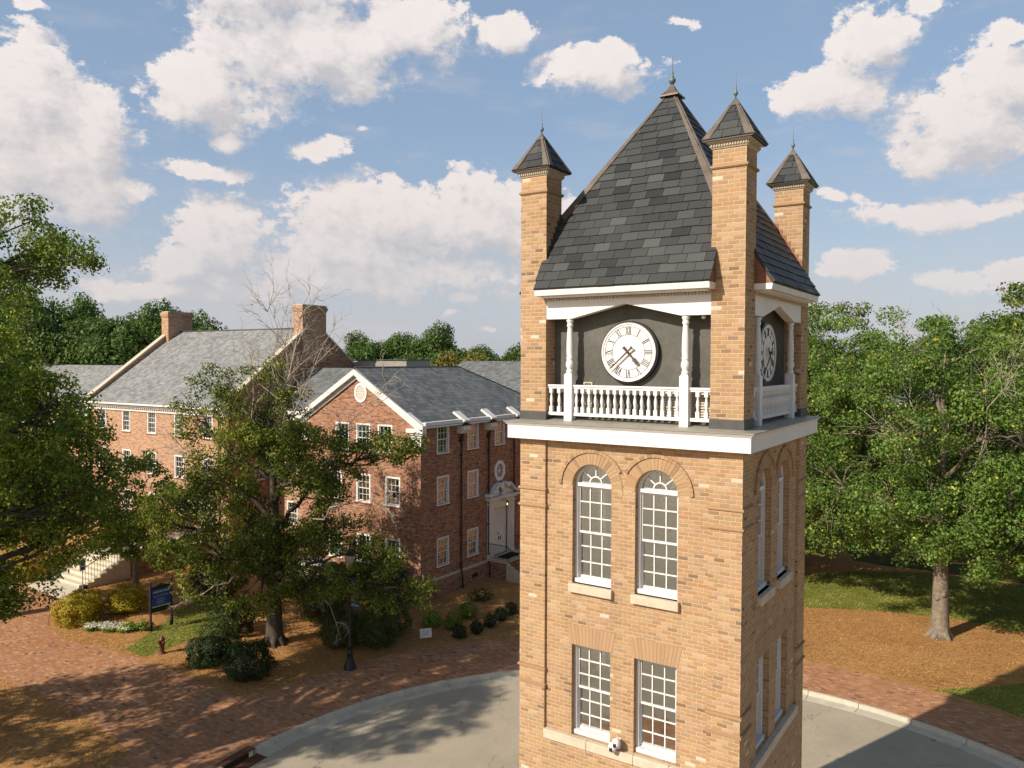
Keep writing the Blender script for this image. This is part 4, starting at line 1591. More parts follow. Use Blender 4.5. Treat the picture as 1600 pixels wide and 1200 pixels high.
# white rakes, returns and eave cornice
tm = MB()
W_ = M['old_white']
for s_ in (1, -1):
    xo = XR + s_ * (XR - X0 + ov)
    for (o0, o1, y0, y1) in ((.0, .42, Y0 - .12, Y0 - .001), (-.06, .22, Y0 - .34, Y0 - .121)):
        tm.prism([(xo, ze + .03 - o0 * 0), (XR, ZRg + .02 - 0 * o0), (XR, ZRg - .05 - o1 * 1.15), (xo - s_ * .02, ze - .05 - o1 * 1.15)], y0, y1, 'xz', W_)
    # return and corner block
    xc = XR + s_ * (XR - X0)
    tm.box(xc - s_ * .75, Y0 - .34, ze - .36, xc + s_ * ov, Y0 - .001, ze - .14, W_)
    tm.box(xc - s_ * .70, Y0 - .24, ze - .47, xc + s_ * (ov - .10), Y0 - .001, ze - .361, W_)
    tm.box(xc - s_ * .62, Y0 - .14, ze - .62, xc + s_ * .14, Y0 - .001, ze - .471, W_)
    tm.box(xc - s_ * .55, Y0 - .09, ze - 1.15, xc + s_ * .09, Y0 - .001, ze - .621, W_)
    tm.box(xc - s_ * .60, Y0 - .12, ze - 1.24, xc + s_ * .12, Y0 - .001, ze - 1.151, W_)
tm.build('gable_trim', None, wing, bevel=.01)
ec = MB()
SC = [21.85, 24.55, 27.3, 30.0]
edges = [Y0 + .0]
for y in SC:
    edges += [y - .30, y + .30]
edges.append(Y1)
for i in range(0, len(edges), 2):
    a, b = edges[i], edges[i + 1]
    if b - a < .1:
        continue
    ec.box(X1 + .001, a, ZEv - .13, X1 + .20, b, ZEv - .02, W_)
    ec.box(X1 + .001, a, ZEv - .018, X1 + .36, b, ZEv + .06, W_)
    ec.prism([(X1 + .20, ZEv - .019), (X1 + .37, ZEv - .019), (X1 + .43, ze - .10), (X1 + .20, ze - .10)][::-1], a - .06, b + .06, 'xz', W_)
ec.build('eave_cornice', None, wing, bevel=.008)
# rainwater chutes, boxes and downpipes of the side front
for i, y in enumerate(SC):
    mb = MB()
    # chute lying on the slope
    up = Vector((-(XR - X0), 0, ZRg - ZEv)).normalized()
    nn = Vector((sl_, 0, 1)).normalized()
    p0 = Vector((X1 + ov + .05, y, ze + .02))
    for dy0, dy1, hh in ((-.27, .27, .13),):
        c = [p0 + up * 0 + Vector((0, dy0, 0)), p0 + Vector((0, dy1, 0)), p0 + up * .95 + Vector((0, dy1, 0)), p0 + up * .95 + Vector((0, dy0, 0))]
        mb.add([tuple(q) for q in c] + [tuple(q + nn * hh) for q in c], [(3, 2, 1, 0), (4, 5, 6, 7), (0, 1, 5, 4), (1, 2, 6, 5), (2, 3, 7, 6), (3, 0, 4, 7)], M['old_white'])
    ch_ = mb.build('roof_chute', None, wing)
    mb = MB()
    mb.prism([(X1 + .001, ZEv - .75), (X1 + .34, ZEv - .75), (X1 + .52, ZEv - .55), (X1 + .52, ZEv - .30), (X1 + .001, ZEv - .30)], y - .30, y + .30, 'xz', M['old_white'])
    mb.prism([(X1 + .001, ZEv - .299), (X1 + .56, ZEv - .299), (X1 + .56, ZEv - .27), (X1 + .05, ZEv - .02), (X1 + .001, ZEv - .02)], y - .34, y + .34, 'xz', M['black'])
    mb.build('rainwater_box', None, wing)
    mb = MB()
    mb.box(X1 + .03, y - .10, ZEv - 1.25, X1 + .20, y + .10, ZEv - .95, M['pipe'])
    mb.tube([(X1 + .26, y, ZEv - .75), (X1 + .20, y, ZEv - .85), (X1 + .11, y, ZEv - .96)], .05, 8, M['pipe'])
    mb.tube([(X1 + .11, y, ZEv - 1.2), (X1 + .11, y, .95), (X1 + .20, y, .8), (X1 + .20, y, 0.02)], .048, 8, M['pipe'])
    for z in (7.6, 5.4, 3.2, 1.4):
        mb.box(X1 + .001, y - .07, z, X1 + .17, y + .07, z + .04, M['pipe'])
    mb.build('downpipe', None, wing)
# gable oculus
oc = MB()
for r0, r1, y0, m in ((.36, .48, Y0 - .05, M['white']),):
    disc_pts = 24
    vs, fs = [], []
    for rr2, yy in ((r1, Y0 + .0), (r1, y0), (r0, y0), (r0, Y0 + .0)):
        vs += [(XR + .25 + rr2 * math.cos(2 * math.pi * i / disc_pts), yy, 11.15 + rr2 * 1.15 * math.sin(2 * math.pi * i / disc_pts)) for i in range(disc_pts)]
    for a in range(3):
        fs += [(a * disc_pts + i, a * disc_pts + (i + 1) % disc_pts, (a + 1) * disc_pts + (i + 1) % disc_pts, (a + 1) * disc_pts + i) for i in range(disc_pts)]
    oc.add(vs, fs, m)
oc.prism([(XR + .25 + .36 * math.cos(2 * math.pi * i / 24), 11.15 + .41 * math.sin(2 * math.pi * i / 24)) for i in range(24)], Y0 - .02, Y0 - .002, 'xz', M['cream'])
for a in range(-3, 4):
    z = 11.15 + a * .1
    hwid = .36 * math.sqrt(max(0, 1 - (a * .1 / .41) ** 2))
    oc.box(XR + .25 - hwid, Y0 - .04, z - .012, XR + .25 + hwid, Y0 - .021, z + .012, M['white'])
oc.build('gable_louvre', None, wing)
# octagonal window
ow = MB()


def octo(cy, cz, ry, rz_):
    return [(cy + ry * math.cos(R(22.5 + 45 * i)), cz + rz_ * math.sin(R(22.5 + 45 * i))) for i in range(8)]


ow.prism(octo(25.82, 6.27, .60, .66), X1 - .06, X1 + .05, 'yz', M['white'], [[(25.82 + .36 * math.cos(R(15 * i)), 6.27 + .42 * math.sin(R(15 * i))) for i in range(24)]])
oo = ow.build('octagonal_window', None, wing)
ow = MB()
for k in range(8):
    a = R(45 * k)
    d = Vector((math.cos(a), math.sin(a) * 1.15))
    n = Vector((-math.sin(a), math.cos(a))) * .014
    p0, p1 = d * .08, d * .38
    ow.prism([(25.82 + q.x, 6.27 + q.y) for q in (p0 + n, p0 - n, p1 - n, p1 + n)], X1 - .035, X1 - .01, 'yz', M['white'])
ow.prism([(25.82 + .1 * math.cos(R(30 * i)), 6.27 + .115 * math.sin(R(30 * i))) for i in range(12)], X1 - .037, X1 - .008, 'yz', M['white'])
ow.build('glazing_bars', None, oo)
ow = MB()
ow.prism(octo(25.82, 6.27, .43, .49), X1 - .055, X1 - .05, 'yz', M['glass2'])
ow.build('pane', None, oo)
# entrance: surround, swan-neck pediment, doors, lantern, stoop
dr = MB()
C_ = M['old_white']
yc_ = 25.9
for s_ in (-1, 1):
    dr.box(X1 + .001, yc_ + s_ * .78, 1.12, X1 + .10, yc_ + s_ * 1.0, 4.05, C_)
    dr.box(X1 + .001, yc_ + s_ * 1.001, 1.12, X1 + .16, yc_ + s_ * 1.36, 4.55, C_)
    dr.box(X1 + .001, yc_ + s_ * .97, 1.12, X1 + .20, yc_ + s_ * 1.40, 1.35, C_)
    dr.box(X1 + .161, yc_ + s_ * 1.08, 1.5, X1 + .18, yc_ + s_ * 1.28, 4.2, C_)
    dr.box(X1 + .001, yc_ + s_ * .97, 4.30, X1 + .21, yc_ + s_ * 1.40, 4.40, C_)
dr.box(X1 + .001, yc_ - 1.0, 4.051, X1 + .13, yc_ + 1.0, 4.55, C_)
dr.box(X1 + .001, yc_ - 1.50, 4.551, X1 + .30, yc_ + 1.50, 4.66, C_)
dr.box(X1 + .001, yc_ - 1.62, 4.661, X1 + .42, yc_ + 1.62, 4.78, C_)
for s_ in (-1, 1):
    o, i_ = [], []
    for k in range(13):
        t = k / 12
        yy = 1.66 - 1.36 * t
        zz = 4.80 + .06 + .60 * (1 / (1 + math.exp(-(t - .52) * 9)))
        o.append((yc_ + s_ * yy, zz + .13))
        i_.append((yc_ + s_ * yy, max(4.782, zz - .02)))
    dr.prism(o + i_[::-1], X1 + .001, X1 + .40, 'yz', C_)
    dr.prism([(yc_ + s_ * .34 + .17 * math.cos(R(24 * k)), 5.42 + .17 * math.sin(R(24 * k))) for k in range(15)], X1 + .002, X1 + .44, 'yz', C_)
    dr.prism([(yc_ + s_ * 1.5, 4.783), (yc_ + s_ * .25, 4.783), (yc_ + s_ * .25, 5.3), (yc_ + s_ * .7, 5.15)], X1 + .001, X1 + .12, 'yz', C_)
dr.box(X1 + .001, yc_ - .14, 4.781, X1 + .30, yc_ + .14, 5.0, C_)
dr.lathe(X1 + .2, yc_, [(.06, 5.0), (.15, 5.1), (.17, 5.2), (.12, 5.32), (.05, 5.38), (.06, 5.45), (.02, 5.55)], 12, C_)
sur = dr.build('door_surround', None, wing, bevel=.012)
dd = MB()
for s_ in (-1, 1):
    a, b = (yc_ - .76, yc_ - .004) if s_ < 0 else (yc_ + .004, yc_ + .76)
    dd.box(X1 - .12, a, 1.15, X1 - .07, b, 3.98, C_)
    for z0, z1 in ((1.3, 1.75), (1.85, 2.45), (2.55, 3.25), (3.35, 3.85)):
        for u0, u1 in ((.08, .34), (.42, .68)):
            dd.box(X1 - .069, a + u0, z0, X1 - .055, a + u1, z1, C_)
do = dd.build('double_door', None, wing, bevel=.006)
hh = MB()
for s_ in (-.1, .1):
    hh.box(X1 - .054, yc_ + s_ - .02, 2.0, X1 - .02, yc_ + s_ + .02, 2.22, M['black'])
hh.box(X1 - .054, yc_ - .2, 2.35, X1 - .03, yc_ - .12, 2.47, M['black'])
hh.build('handle', None, do)
la = MB()
la.tube([(X1 + .13, yc_ - .05, 4.45), (X1 + .3, yc_ - .1, 4.5), (X1 + .42, yc_ + .1, 4.52), (X1 + .45, yc_ + .12, 4.45)], .014, 6, M['iron'])
la.lathe(X1 + .45, yc_ + .12, [(.01, 4.46), (.10, 4.40), (.11, 4.38), (.11, 4.36)], 6, M['iron'], False)
for k in range(6):
    a = math.pi * 2 * (k + .5) / 6
    la.tube([(X1 + .45 + .1 * math.cos(a), yc_ + .12 + .1 * math.sin(a), 4.37), (X1 + .45 + .075 * math.cos(a), yc_ + .12 + .075 * math.sin(a), 4.14)], .008, 4, M['iron'])
la.lathe(X1 + .45, yc_ + .12, [(.08, 4.14), (.08, 4.12), (.02, 4.08)], 6, M['iron'], False)
lo = la.build('lantern', None, wing)
em, g_, out_ = material('lamp_glow')
e_ = g_.n('ShaderNodeEmission')
e_.inputs[0].default_value = (1, .62, .25, 1)
e_.inputs[1].default_value = 2.2
g_.t.links.new(e_.outputs[0], out_.inputs[0])
lb = MB()
lb.lathe(X1 + .45, yc_ + .12, [(.01, 4.16), (.035, 4.18), (.04, 4.24), (.02, 4.30)], 10, em)
lb.build('bulb', None, lo)
stp = MB()
stp.box(X1 + .001, 24.55, 0, X1 + 1.35, 27.25, 1.0, M['red_brick'])
stp.box(X1 + .001, 24.47, 1.001, X1 + 1.42, 27.33, 1.12, M['stone'])
for k in range(6):
    x0_ = X1 + 1.35 + k * .29
    zt = .93 - k * .155
    if k:
        stp.box(x0_ - .001, 24.60, 0, x0_ + .29, 27.20, zt, M['red_brick'])
    else:
        stp.box(x0_ + .001, 24.60, 0, x0_ + .29, 27.20, zt, M['red_brick'])
    for yy in (24.47, 27.15):
        stp.box(x0_ + (.075 if k == 0 else .002), yy, 0, x0_ + .29, yy + .18, zt + .10, M['stone'])
stp.box(X1 + .3, 25.1, 1.125, X1 + 1.1, 26.7, 1.14, M['rubber'])
sto = stp.build('entrance_steps', None, wing)
for yy in (24.56, 27.24):
    rl = MB()
    rl.tube([(X1 + .08, yy, 2.03), (X1 + 1.35, yy, 2.03), (X1 + 3.0, yy, 1.15)], .022, 6, M['iron'])
    rl.tube([(X1 + .08, yy, 1.22), (X1 + 1.35, yy, 1.22), (X1 + 3.0, yy, .34)], .014, 5, M['iron'])
    for k in range(25):
        x = X1 + .1 + k * .12
        dz = max(0, x - X1 - 1.35) * .533
        rl.tube([(x, yy, 1.22 - dz), (x, yy, 2.03 - dz)], .0095 if k % 12 else .02, 4, M['iron'])
    rl.build('handrail', None, wing)
vn = MB()
vn.box(X1 + .051, 22.95, .33, X1 + .07, 23.5, .52, M['iron'])
vn.box(X1 + .051, 22.9, .28, X1 + .06, 23.55, .57, M['red_unit'])
vn.build('air_vent', None, wing)
# pale stoop at the gable front
gs = MB()
gs.box(-31.4, 16.6, 0, -29.2, 18.3, 1.25, M['cream'])
gs.box(-31.5, 16.5, 1.251, -29.1, 18.3, 1.36, M['old_white'])
for k in range(4):
    gs.box(-29.1 + k * .3, 16.8, 0, -28.8 + k * .3, 18.3, 1.0 - k * .26, M['stone'])
gs.build('side_stoop', None, wing)

# --- rear range behind the wing
rear = thing('rear_hall', 'grey slate roofed brick range behind the gabled hall, half hidden by the tower', 'building', (-22, 40, 0))
rw = MB()
rw.box(-36, 34.5, 0, -8.5, 45.5, 9.7, M['red_brick'])
rw.build('wall', None, rear)
rr_ = MB()
roof_slab(rr_, [(-36.4, 34.1, 9.75), (-8.1, 34.1, 9.75), (-12.5, 40, 12.92), (-36.4, 40, 12.92)], .1, M['slate_wing'])
roof_slab(rr_, [(-36.4, 45.9, 9.75), (-8.1, 45.9, 9.75), (-12.5, 40, 12.92), (-36.4, 40, 12.92)], .1, M['slate_wing'])
roof_slab(rr_, [(-8.1, 34.1, 9.75), (-8.1, 45.9, 9.75), (-12.5, 40, 12.92)], .1, M['slate_wing'])
rr_.box(-36.3, 34.15, 9.5, -8.2, 34.5, 9.7, M['white'])
rr_.build('roof', None, rear)
# lead-clad deck box on the ridge of the wing
bx = MB()
bx.box(-43.4, 31.2, 9.7, -35.0, 34.0, 12.98, M['deck'])
bx.box(-43.5, 31.1, 12.981, -34.9, 34.05, 13.04, M['lead'])
bx.build('roof_deck', None, rear)
spots = [(x, 34.5, z, 0) for x in (-21.5, -18.5, -15.5, -12.5) for z in (7.6, 4.8)]
put_windows(rear, spots, WW, WH)

# --- link between the two halls
link = thing('link_building', 'low brick link block with a slate roof between the gabled hall and the big hall', 'building', (-36, 27, 0))
lk = MB()
lk.prism([(-40.38, 0), (-32.01, 0), (-32.01, 9.6), (-40.38, 9.6)], 23.0, 23.3, 'xz', M['hall_brick'], [hole_rect(c, z, WW, WH) for c in (-38.2, -35.0) for z in ROWS])
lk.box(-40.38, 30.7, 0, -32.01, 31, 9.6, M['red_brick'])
lk.build('wall', None, link)
lr = MB()
roof_slab(lr, [(-40.38, 22.6, 9.6), (-32.0, 22.6, 9.6), (-27.6, 27, 12.4), (-40.38, 27, 12.4)], .09, M['slate_wing'])
roof_slab(lr, [(-40.38, 31.2, 9.7), (-32.0, 31.2, 9.7), (-27.6, 27, 12.4), (-40.38, 27, 12.4)], .09, M['slate_wing'])
lr.build('roof', None, link)
lc = MB()
lc.box(-40.36, 22.62, 9.25, -32.02, 22.99, 9.5, M['old_white'])
lc.build('eave_cornice', None, link)
put_windows(link, [(c, 23.02, z, 0) for c in (-38.2, -35.0) for z in ROWS], WW, WH)

# --- big hall with parapet gables and end chimneys
hall = thing('brick_hall', 'long three-storey sunlit brick hall with parapet gables and two end chimneys', 'building', (-50, 27, 0))
HX0, HX1, HY0, HY1 = -57.8, -40.4, 19.5, 34.5
HE, HR_, HYR = 9.75, 15.34, 27.0
hx = [-42.6, -45.9, -49.2, -52.5, -55.8]
HROW = (7.63, 4.66, 1.67)
hh_ = [hole_rect(c, z, WW, WH) for c in hx for z in HROW if not (c == -42.6 and z < 2)]
hw_ = MB()
hw_.prism([(HX0, 0), (HX1 - .35, 0), (HX1 - .35, HE), (HX0, HE)], HY0, HY0 + .3, 'xz', M['hall_brick'], hh_)
hw_.box(HX0, HY1 - .3, 0, HX1 - .35, HY1, HE, M['hall_brick'])
g_rise = (HR_ - HE) / (HYR - HY0)
for xa, xb in ((HX0, HX0 + .45), (HX1 - .349, HX1)):
    eh = [hole_rect(c, z, WW, WH) for c in (22.2, 31.5) for z in HROW] if xb == HX1 else []
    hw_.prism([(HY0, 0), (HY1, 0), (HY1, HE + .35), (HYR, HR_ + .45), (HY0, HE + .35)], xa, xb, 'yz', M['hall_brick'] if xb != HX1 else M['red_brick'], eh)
hw_.build('wall', None, hall)
for z in (.9, 4.0, 7.0):
    hf = MB()
    hf.box(HX0 + .5, HY0 + .31, z, HX1 - .36, HY1 - .31, z + .15, M['roomfloor'])
    hf.build('room_floor', None, hall)
hf = MB()
hf.box(HX0 + .5, 23.5, 0, HX1 - .36, 23.6, 9.5, M['roomwall'])
hf.build('partition', None, hall)
for xa, xb in ((HX0 - .06, HX0 + .51), (HX1 - .41, HX1 + .06)):
    hc_ = MB()
    for s_ in (-1, 1):
        ye = HY0 - .1 if s_ < 0 else HY1 + .1
        hc_.prism([(ye, HE + .28), (HYR, HR_ + .451), (HYR, HR_ + .60), (ye, HE + .43)], xa, xb, 'yz', M['stone'])
    hc_.build('parapet_coping', None, hall)
hr = MB()
roof_slab(hr, [(HX0 + .451, HY0 - .45, HE - .2), (HX1 - .35, HY0 - .45, HE - .2), (HX1 - .35, HYR, HR_), (HX0 + .451, HYR, HR_)], .1, M['slate_hall'])
roof_slab(hr, [(HX0 + .451, HY1 + .45, HE - .2), (HX1 - .35, HY1 + .45, HE - .2), (HX1 - .35, HYR, HR_), (HX0 + .451, HYR, HR_)], .1, M['slate_hall'])
hroof = hr.build('roof', None, hall)
hq = MB()
hq.tube([(HX0 + .46, HYR, HR_ + .01), (HX1 - .36, HYR, HR_ + .01)], .07, 6, M['lead'])
hq.build('ridge_capping', None, hroof)
for xa, xb in ((-57.85, -56.9), (-41.3, -40.3)):
    cm = MB()
    cm.box(xa, HYR - 1.15, HR_ - 2.5, xb, HYR + 1.15, 16.55, M['hall_brick'])
    for k, e in enumerate((.04, .08, .11)):
        cm.box(xa - e, HYR - 1.15 - e, 16.551 + k * .1, xb + e, HYR + 1.15 + e, 16.65 + k * .1, M['hall_brick'])
    cm.box(xa - .05, HYR - 1.2, 16.851, xb + .05, HYR + 1.2, 17.0, M['hall_brick'])
    cm.box(xa + .0, HYR - 1.13, 17.001, xb - .0, HYR + 1.13, 17.06, M['cream'])
    cm.build('chimney', None, hall)
he = MB()
he.box(HX0 - .1, HY0 - .40, HE - .28, HX1 - .1, HY0 - .001, HE - .14, M['old_white'])
he.box(HX0 - .1, HY0 - .52, HE - .139, HX1 - .1, HY0 - .30, HE - .02, M['old_white'])
he.box(HX0 - .02, HY0 - .12, HE - .62, HX1 + .0, HY0 - .001, HE - .40, M['old_white'])
n = 66
for k in range(n):
    x = HX0 + (HX1 - HX0) * (k + .5) / n
    he.box(x - .07, HY0 - .30, HE - .40, x + .07, HY0 - .001, HE - .281, M['old_white'])
he.build('dentil_cornice', None, hall)
spots = [(c, HY0 + .02, z, 0) for c in hx for z in HROW if not (c == -42.6 and z < 2)] + [(HX1 - .02, c, z, math.pi / 2) for c in (22.2, 31.5) for z in HROW]
put_windows(hall, spots, WW, WH)
# downpipe at the corner
dp = MB()
dp.tube([(-41.3, HY0 - .1, 9.2), (-41.3, HY0 - .1, .1)], .05, 8, M['pipe'])
dp.box(-41.45, HY0 - .2, 8.9, -41.15, HY0 - .001, 9.3, M['pipe'])
dp.build('downpipe', None, hall)
hd_ = MB()
hd_.box(-43.4, HY0 - .15, 1.2, -41.9, HY0 - .001, 4.2, M['old_white'])
hd_.box(-43.1, HY0 - .18, 1.25, -42.2, HY0 - .151, 3.6, M['old_white'])
hd_.build('door', None, hall)
# stone steps up to the hall
hs = MB()
for k in range(7):
    hs.box(-43.8, 9.75 + k * .36, 0, -40.4, 9.75 + (k + 1) * .36, .17 * (k + 1), M['walkc'])
hs.box(-43.8, 9.75 + 7 * .36, 0, -40.4, 13.8, 1.1, M['red_brick'])
hs.box(-43.85, 9.76 + 7 * .36, 1.101, -40.35, 19.2, 1.2, M['walkc'])
hs.box(-43.8, 13.801, 0, -40.4, 19.3, 1.1, M['red_brick'])
for x in (-44.1, -40.39):
    for k in range(7):
        hs.box(x, 9.9 + k * .36, 0, x + .29, 9.9 + (k + 1) * .36, .17 * (k + 1) + .14, M['stone'])
hs.build('front_steps', None, hall)
for x in (-43.95, -40.25):
    hr2 = MB()
    hr2.box(x - .14, 9.55, 0, x + .14, 9.88, .22, M['black'])
    hr2.tube([(x, 9.7, .2), (x, 9.7, 1.15), (x, 12.3, 2.35), (x, 13.6, 2.35)], .025, 6, M['iron'])
    for k in range(22):
        yy = 9.85 + k * .17
        zz = min(yy, 12.3) - 9.7
        hr2.tube([(x, yy, .2 + zz * .46), (x, yy, 1.15 + zz * .46)], .011, 4, M['iron'])
    hr2.build('handrail', None, hall)

# --- lower range further left
lowb = thing('low_hall', 'lower brick range beyond the big hall, seen through the tree on the left', 'building', (-70, 28, 0))
lw = MB()
lw.prism([(-84, 0), (-57.82, 0), (-57.82, 8.6), (-84, 8.6)], 22.0, 22.3, 'xz', M['hall_brick'], [hole_rect(c, z, WW, WH) for c in (-60.5, -65.3, -68.6, -71.9, -75.2, -78.5) for z in (5.9, 1.9)])
lw.box(-84, 33, 0, -57.82, 33.3, 8.6, M['hall_brick'])
lw.prism([(22.3, 0), (33, 0), (33, 8.6), (27.6, 12.2), (22.3, 8.6)], -84, -83.7, 'yz', M['hall_brick'])
lw.build('wall', None, lowb)
lx = MB()
roof_slab(lx, [(-84.3, 21.5, 8.5), (-57.82, 21.5, 8.5), (-57.82, 27.6, 12.4), (-84.3, 27.6, 12.4)], .1, M['slate_hall'])
roof_slab(lx, [(-84.3, 33.7, 8.5), (-57.82, 33.7, 8.5), (-57.82, 27.6, 12.4), (-84.3, 27.6, 12.4)], .1, M['slate_hall'])
lx.box(-84, 21.6, 8.1, -57.9, 21.99, 8.4, M['old_white'])
lx.build('roof', None, lowb)
put_windows(lowb, [(c, 22.02, z, 0) for c in (-60.5, -65.3, -68.6, -71.9, -75.2, -78.5) for z in (5.9, 1.9)], WW, WH)

# --- brick building glimpsed behind the right-hand trees
bk_ = thing('far_hall', 'long red brick building glimpsed through the big tree on the right', 'building', (18, 66, 0))
bw_ = MB()
xsb = [-4 + 3.4 * k for k in range(13)]
bw_.prism([(-6, 0), (40, 0), (40, 9.6), (-6, 9.6)], 62, 62.3, 'xz', M['red_brick'], [hole_rect(c, z, WW, WH) for c in xsb for z in (7.0, 4.2, 1.4)])
bw_.box(-6, 72, 0, 40, 72.3, 9.6, M['red_brick'])
bw_.prism([(62.3, 0), (72, 0), (72, 9.6), (67.1, 13), (62.3, 9.6)], -6, -5.7, 'yz', M['red_brick'])
bw_.build('wall', None, bk_)
br_ = MB()
roof_slab(br_, [(-6.4, 61.5, 9.5), (40, 61.5, 9.5), (40, 67.1, 13.2), (-6.4, 67.1, 13.2)], .1, M['slate_wing'])
roof_slab(br_, [(-6.4, 72.8, 9.5), (40, 72.8, 9.5), (40, 67.1, 13.2), (-6.4, 67.1, 13.2)], .1, M['slate_wing'])
br_.box(-6.2, 61.6, 9.1, 39.9, 61.99, 9.4, M['white'])
br_.build('roof', None, bk_)
put_windows(bk_, [(c, 62.02, z, 0) for c in xsb for z in (7.0, 4.2, 1.4)], WW, WH)

# ================================================================ STREET FURNITURE
# lamp post with banner
lp = thing('lamp_post', 'black lamp post carrying a navy banner beside the brick path', 'lamp post', (-19.5, 9.9, 0))
m_ = MB()
m_.lathe(-19.5, 9.9, [(.27, 0), (.27, .06), (.25, .08), (.25, .14), (.19, .24), (.135, .48), (.115, .62), (.13, .66), (.13, .70), (.10, .74), (.10, .95), (.115, .97), (.085, 1.0),
                      (.065, 1.05), (.058, 2.5), (.05, 4.0), (.07, 4.02), (.07, 4.06), (.045, 4.1), (.045, 4.2), (.09, 4.25)], 16, M['iron'])
m_.build('post', None, lp)
m_ = MB()
m_.lathe(-19.5, 9.9, [(.09, 4.25), (.12, 4.28), (.17, 4.45), (.19, 4.65), (.17, 4.82)], 12, M['roomfloor'])
hd2 = m_.build('lamp_head', None, lp)
m_ = MB()
m_.lathe(-19.5, 9.9, [(.19, 4.82), (.20, 4.85), (.14, 4.95), (.06, 5.02), (.02, 5.08), (.03, 5.12), (.005, 5.2)], 12, M['iron'])
m_.build('cap', None, hd2)
m_ = MB()
for z in (3.93, 2.90):
    m_.tube([(-19.5, 9.9, z), (-18.9, 9.9, z)], .014, 6, M['iron'])
m_.build('banner_arm', None, lp)


def lettered(parent, name, s, mat, width, org, ex, ey, height=.1, lift=.004, bold=.0):
    """letters on a plane with axes ex (along the line) and ey (up)"""
    vs, fs = text_mesh(s, height * 1.4, width, bold)
    ex, ey, org = Vector(ex), Vector(ey), Vector(org)
    n = ex.cross(ey).normalized()
    mb = MB()
    mb.add([tuple(org + ex * v[0] + ey * v[1] + n * lift) for v in vs], fs, mat)
    me = mb.build(name, None, parent)
    return me


m_ = MB()
m_.box(-19.40, 9.892, 2.92, -18.90, 9.908, 3.91, M['navy'])
m_.box(-19.40, 9.889, 2.94, -18.90, 9.911, 2.955, M['sign_blue'])
bn_ = m_.build('banner', None, lp)
lettered(bn_, 'lettering', 'BEING', M['gold'], .40, (-19.15, 9.892, 3.66), (1, 0, 0), (0, 0, 1), .14, bold=.004)
lettered(bn_, 'lettering', 'BOLD', M['lettering'], .42, (-19.15, 9.892, 3.45), (1, 0, 0), (0, 0, 1), .16, bold=.008)
lettered(bn_, 'lettering', 'LEADERS', M['lettering'], .40, (-19.15, 9.892, 3.28), (1, 0, 0), (0, 0, 1), .10)
m_ = MB()
m_.box(-19.40, 9.894, 2.60, -18.92, 9.906, 2.88, M['navy'])
b2_ = m_.build('lower_banner', None, lp)
lettered(b2_, 'lettering', 'HARPER', M['lettering'], .28, (-19.12, 9.894, 2.76), (1, 0, 0), (0, 0, 1), .08)
m_ = MB()
m_.box(-19.36, 9.886, 2.70, -19.33, 9.893, 2.83, M['lettering'])
m_.build('emblem', None, b2_)

# blue hall sign
sg = thing('hall_sign', 'blue and black HARPER HALL sign on two black posts beside the lawn', 'sign', (-30.65, 8.4, 0))
for yy in (7.86, 8.94):
    m_ = MB()
    m_.lathe(-30.65, yy, [(.085, 0), (.085, .34), (.065, .37), (.05, .42), (.05, 2.22), (.035, 2.25), (.055, 2.29), (.055, 2.33), (.02, 2.38)], 12, M['iron'])
    m_.build('post', None, sg)
m_ = MB()
m_.box(-30.675, 7.912, .86, -30.625, 8.888, 1.10, M['black'])
m_.build('board', None, sg)
m_ = MB()
prof_ = [(7.912, 1.985), (8.888, 1.985), (8.888, 2.08), (8.70, 2.10), (8.58, 2.15), (8.4, 2.20), (8.22, 2.15), (8.10, 2.10), (7.912, 2.08)]
m_.prism(prof_, -30.675, -30.625, 'yz', M['black'])
m_.build('board', None, sg)
m_ = MB()
m_.box(-30.672, 7.912, 1.14, -30.628, 8.888, 1.983, M['sign_blue'])
pn = m_.build('blue_panel', None, sg)
m_ = MB()
m_.box(-30.677, 7.912, 1.102, -30.623, 8.888, 1.138, M['lettering'])
m_.build('white_line', None, pn)
EX, EY = (0, 1, 0), (0, 0, 1)
lettered(pn, 'lettering', 'HARPER HALL', M['lettering'], .84, (-30.628, 8.4, 1.82), EX, EY, .10, bold=.003)
lettered(pn, 'lettering', 'WELCOME CENTER', M['lettering'], .60, (-30.628, 8.46, 1.62), EX, EY, .07)
m_ = MB()
m_.add([(-30.624, 8.03, 1.60), (-30.624, 8.10, 1.57), (-30.624, 8.10, 1.64)], [(0, 1, 2)], M['lettering'])
m_.build('arrow', None, pn)
for i, s in enumerate(('ADMISSIONS', 'FINANCIAL AID', 'REGISTRAR')):
    lettered(pn, 'lettering', s, M['lettering'], (.40, .46, .36)[i], (-30.628, 8.36, 1.46 - i * .10), EX, EY, .045)
m_ = MB()
for k in range(9):
    t = -1 + 2 * k / 8
    m_.box(-30.624, 8.4 + t * .20 - .014, 2.06 + .05 * (1 - abs(t)), -30.621, 8.4 + t * .20 + .014, 2.075 + .055 * (1 - abs(t)), M['gold'])
m_.build('crest', None, sg)

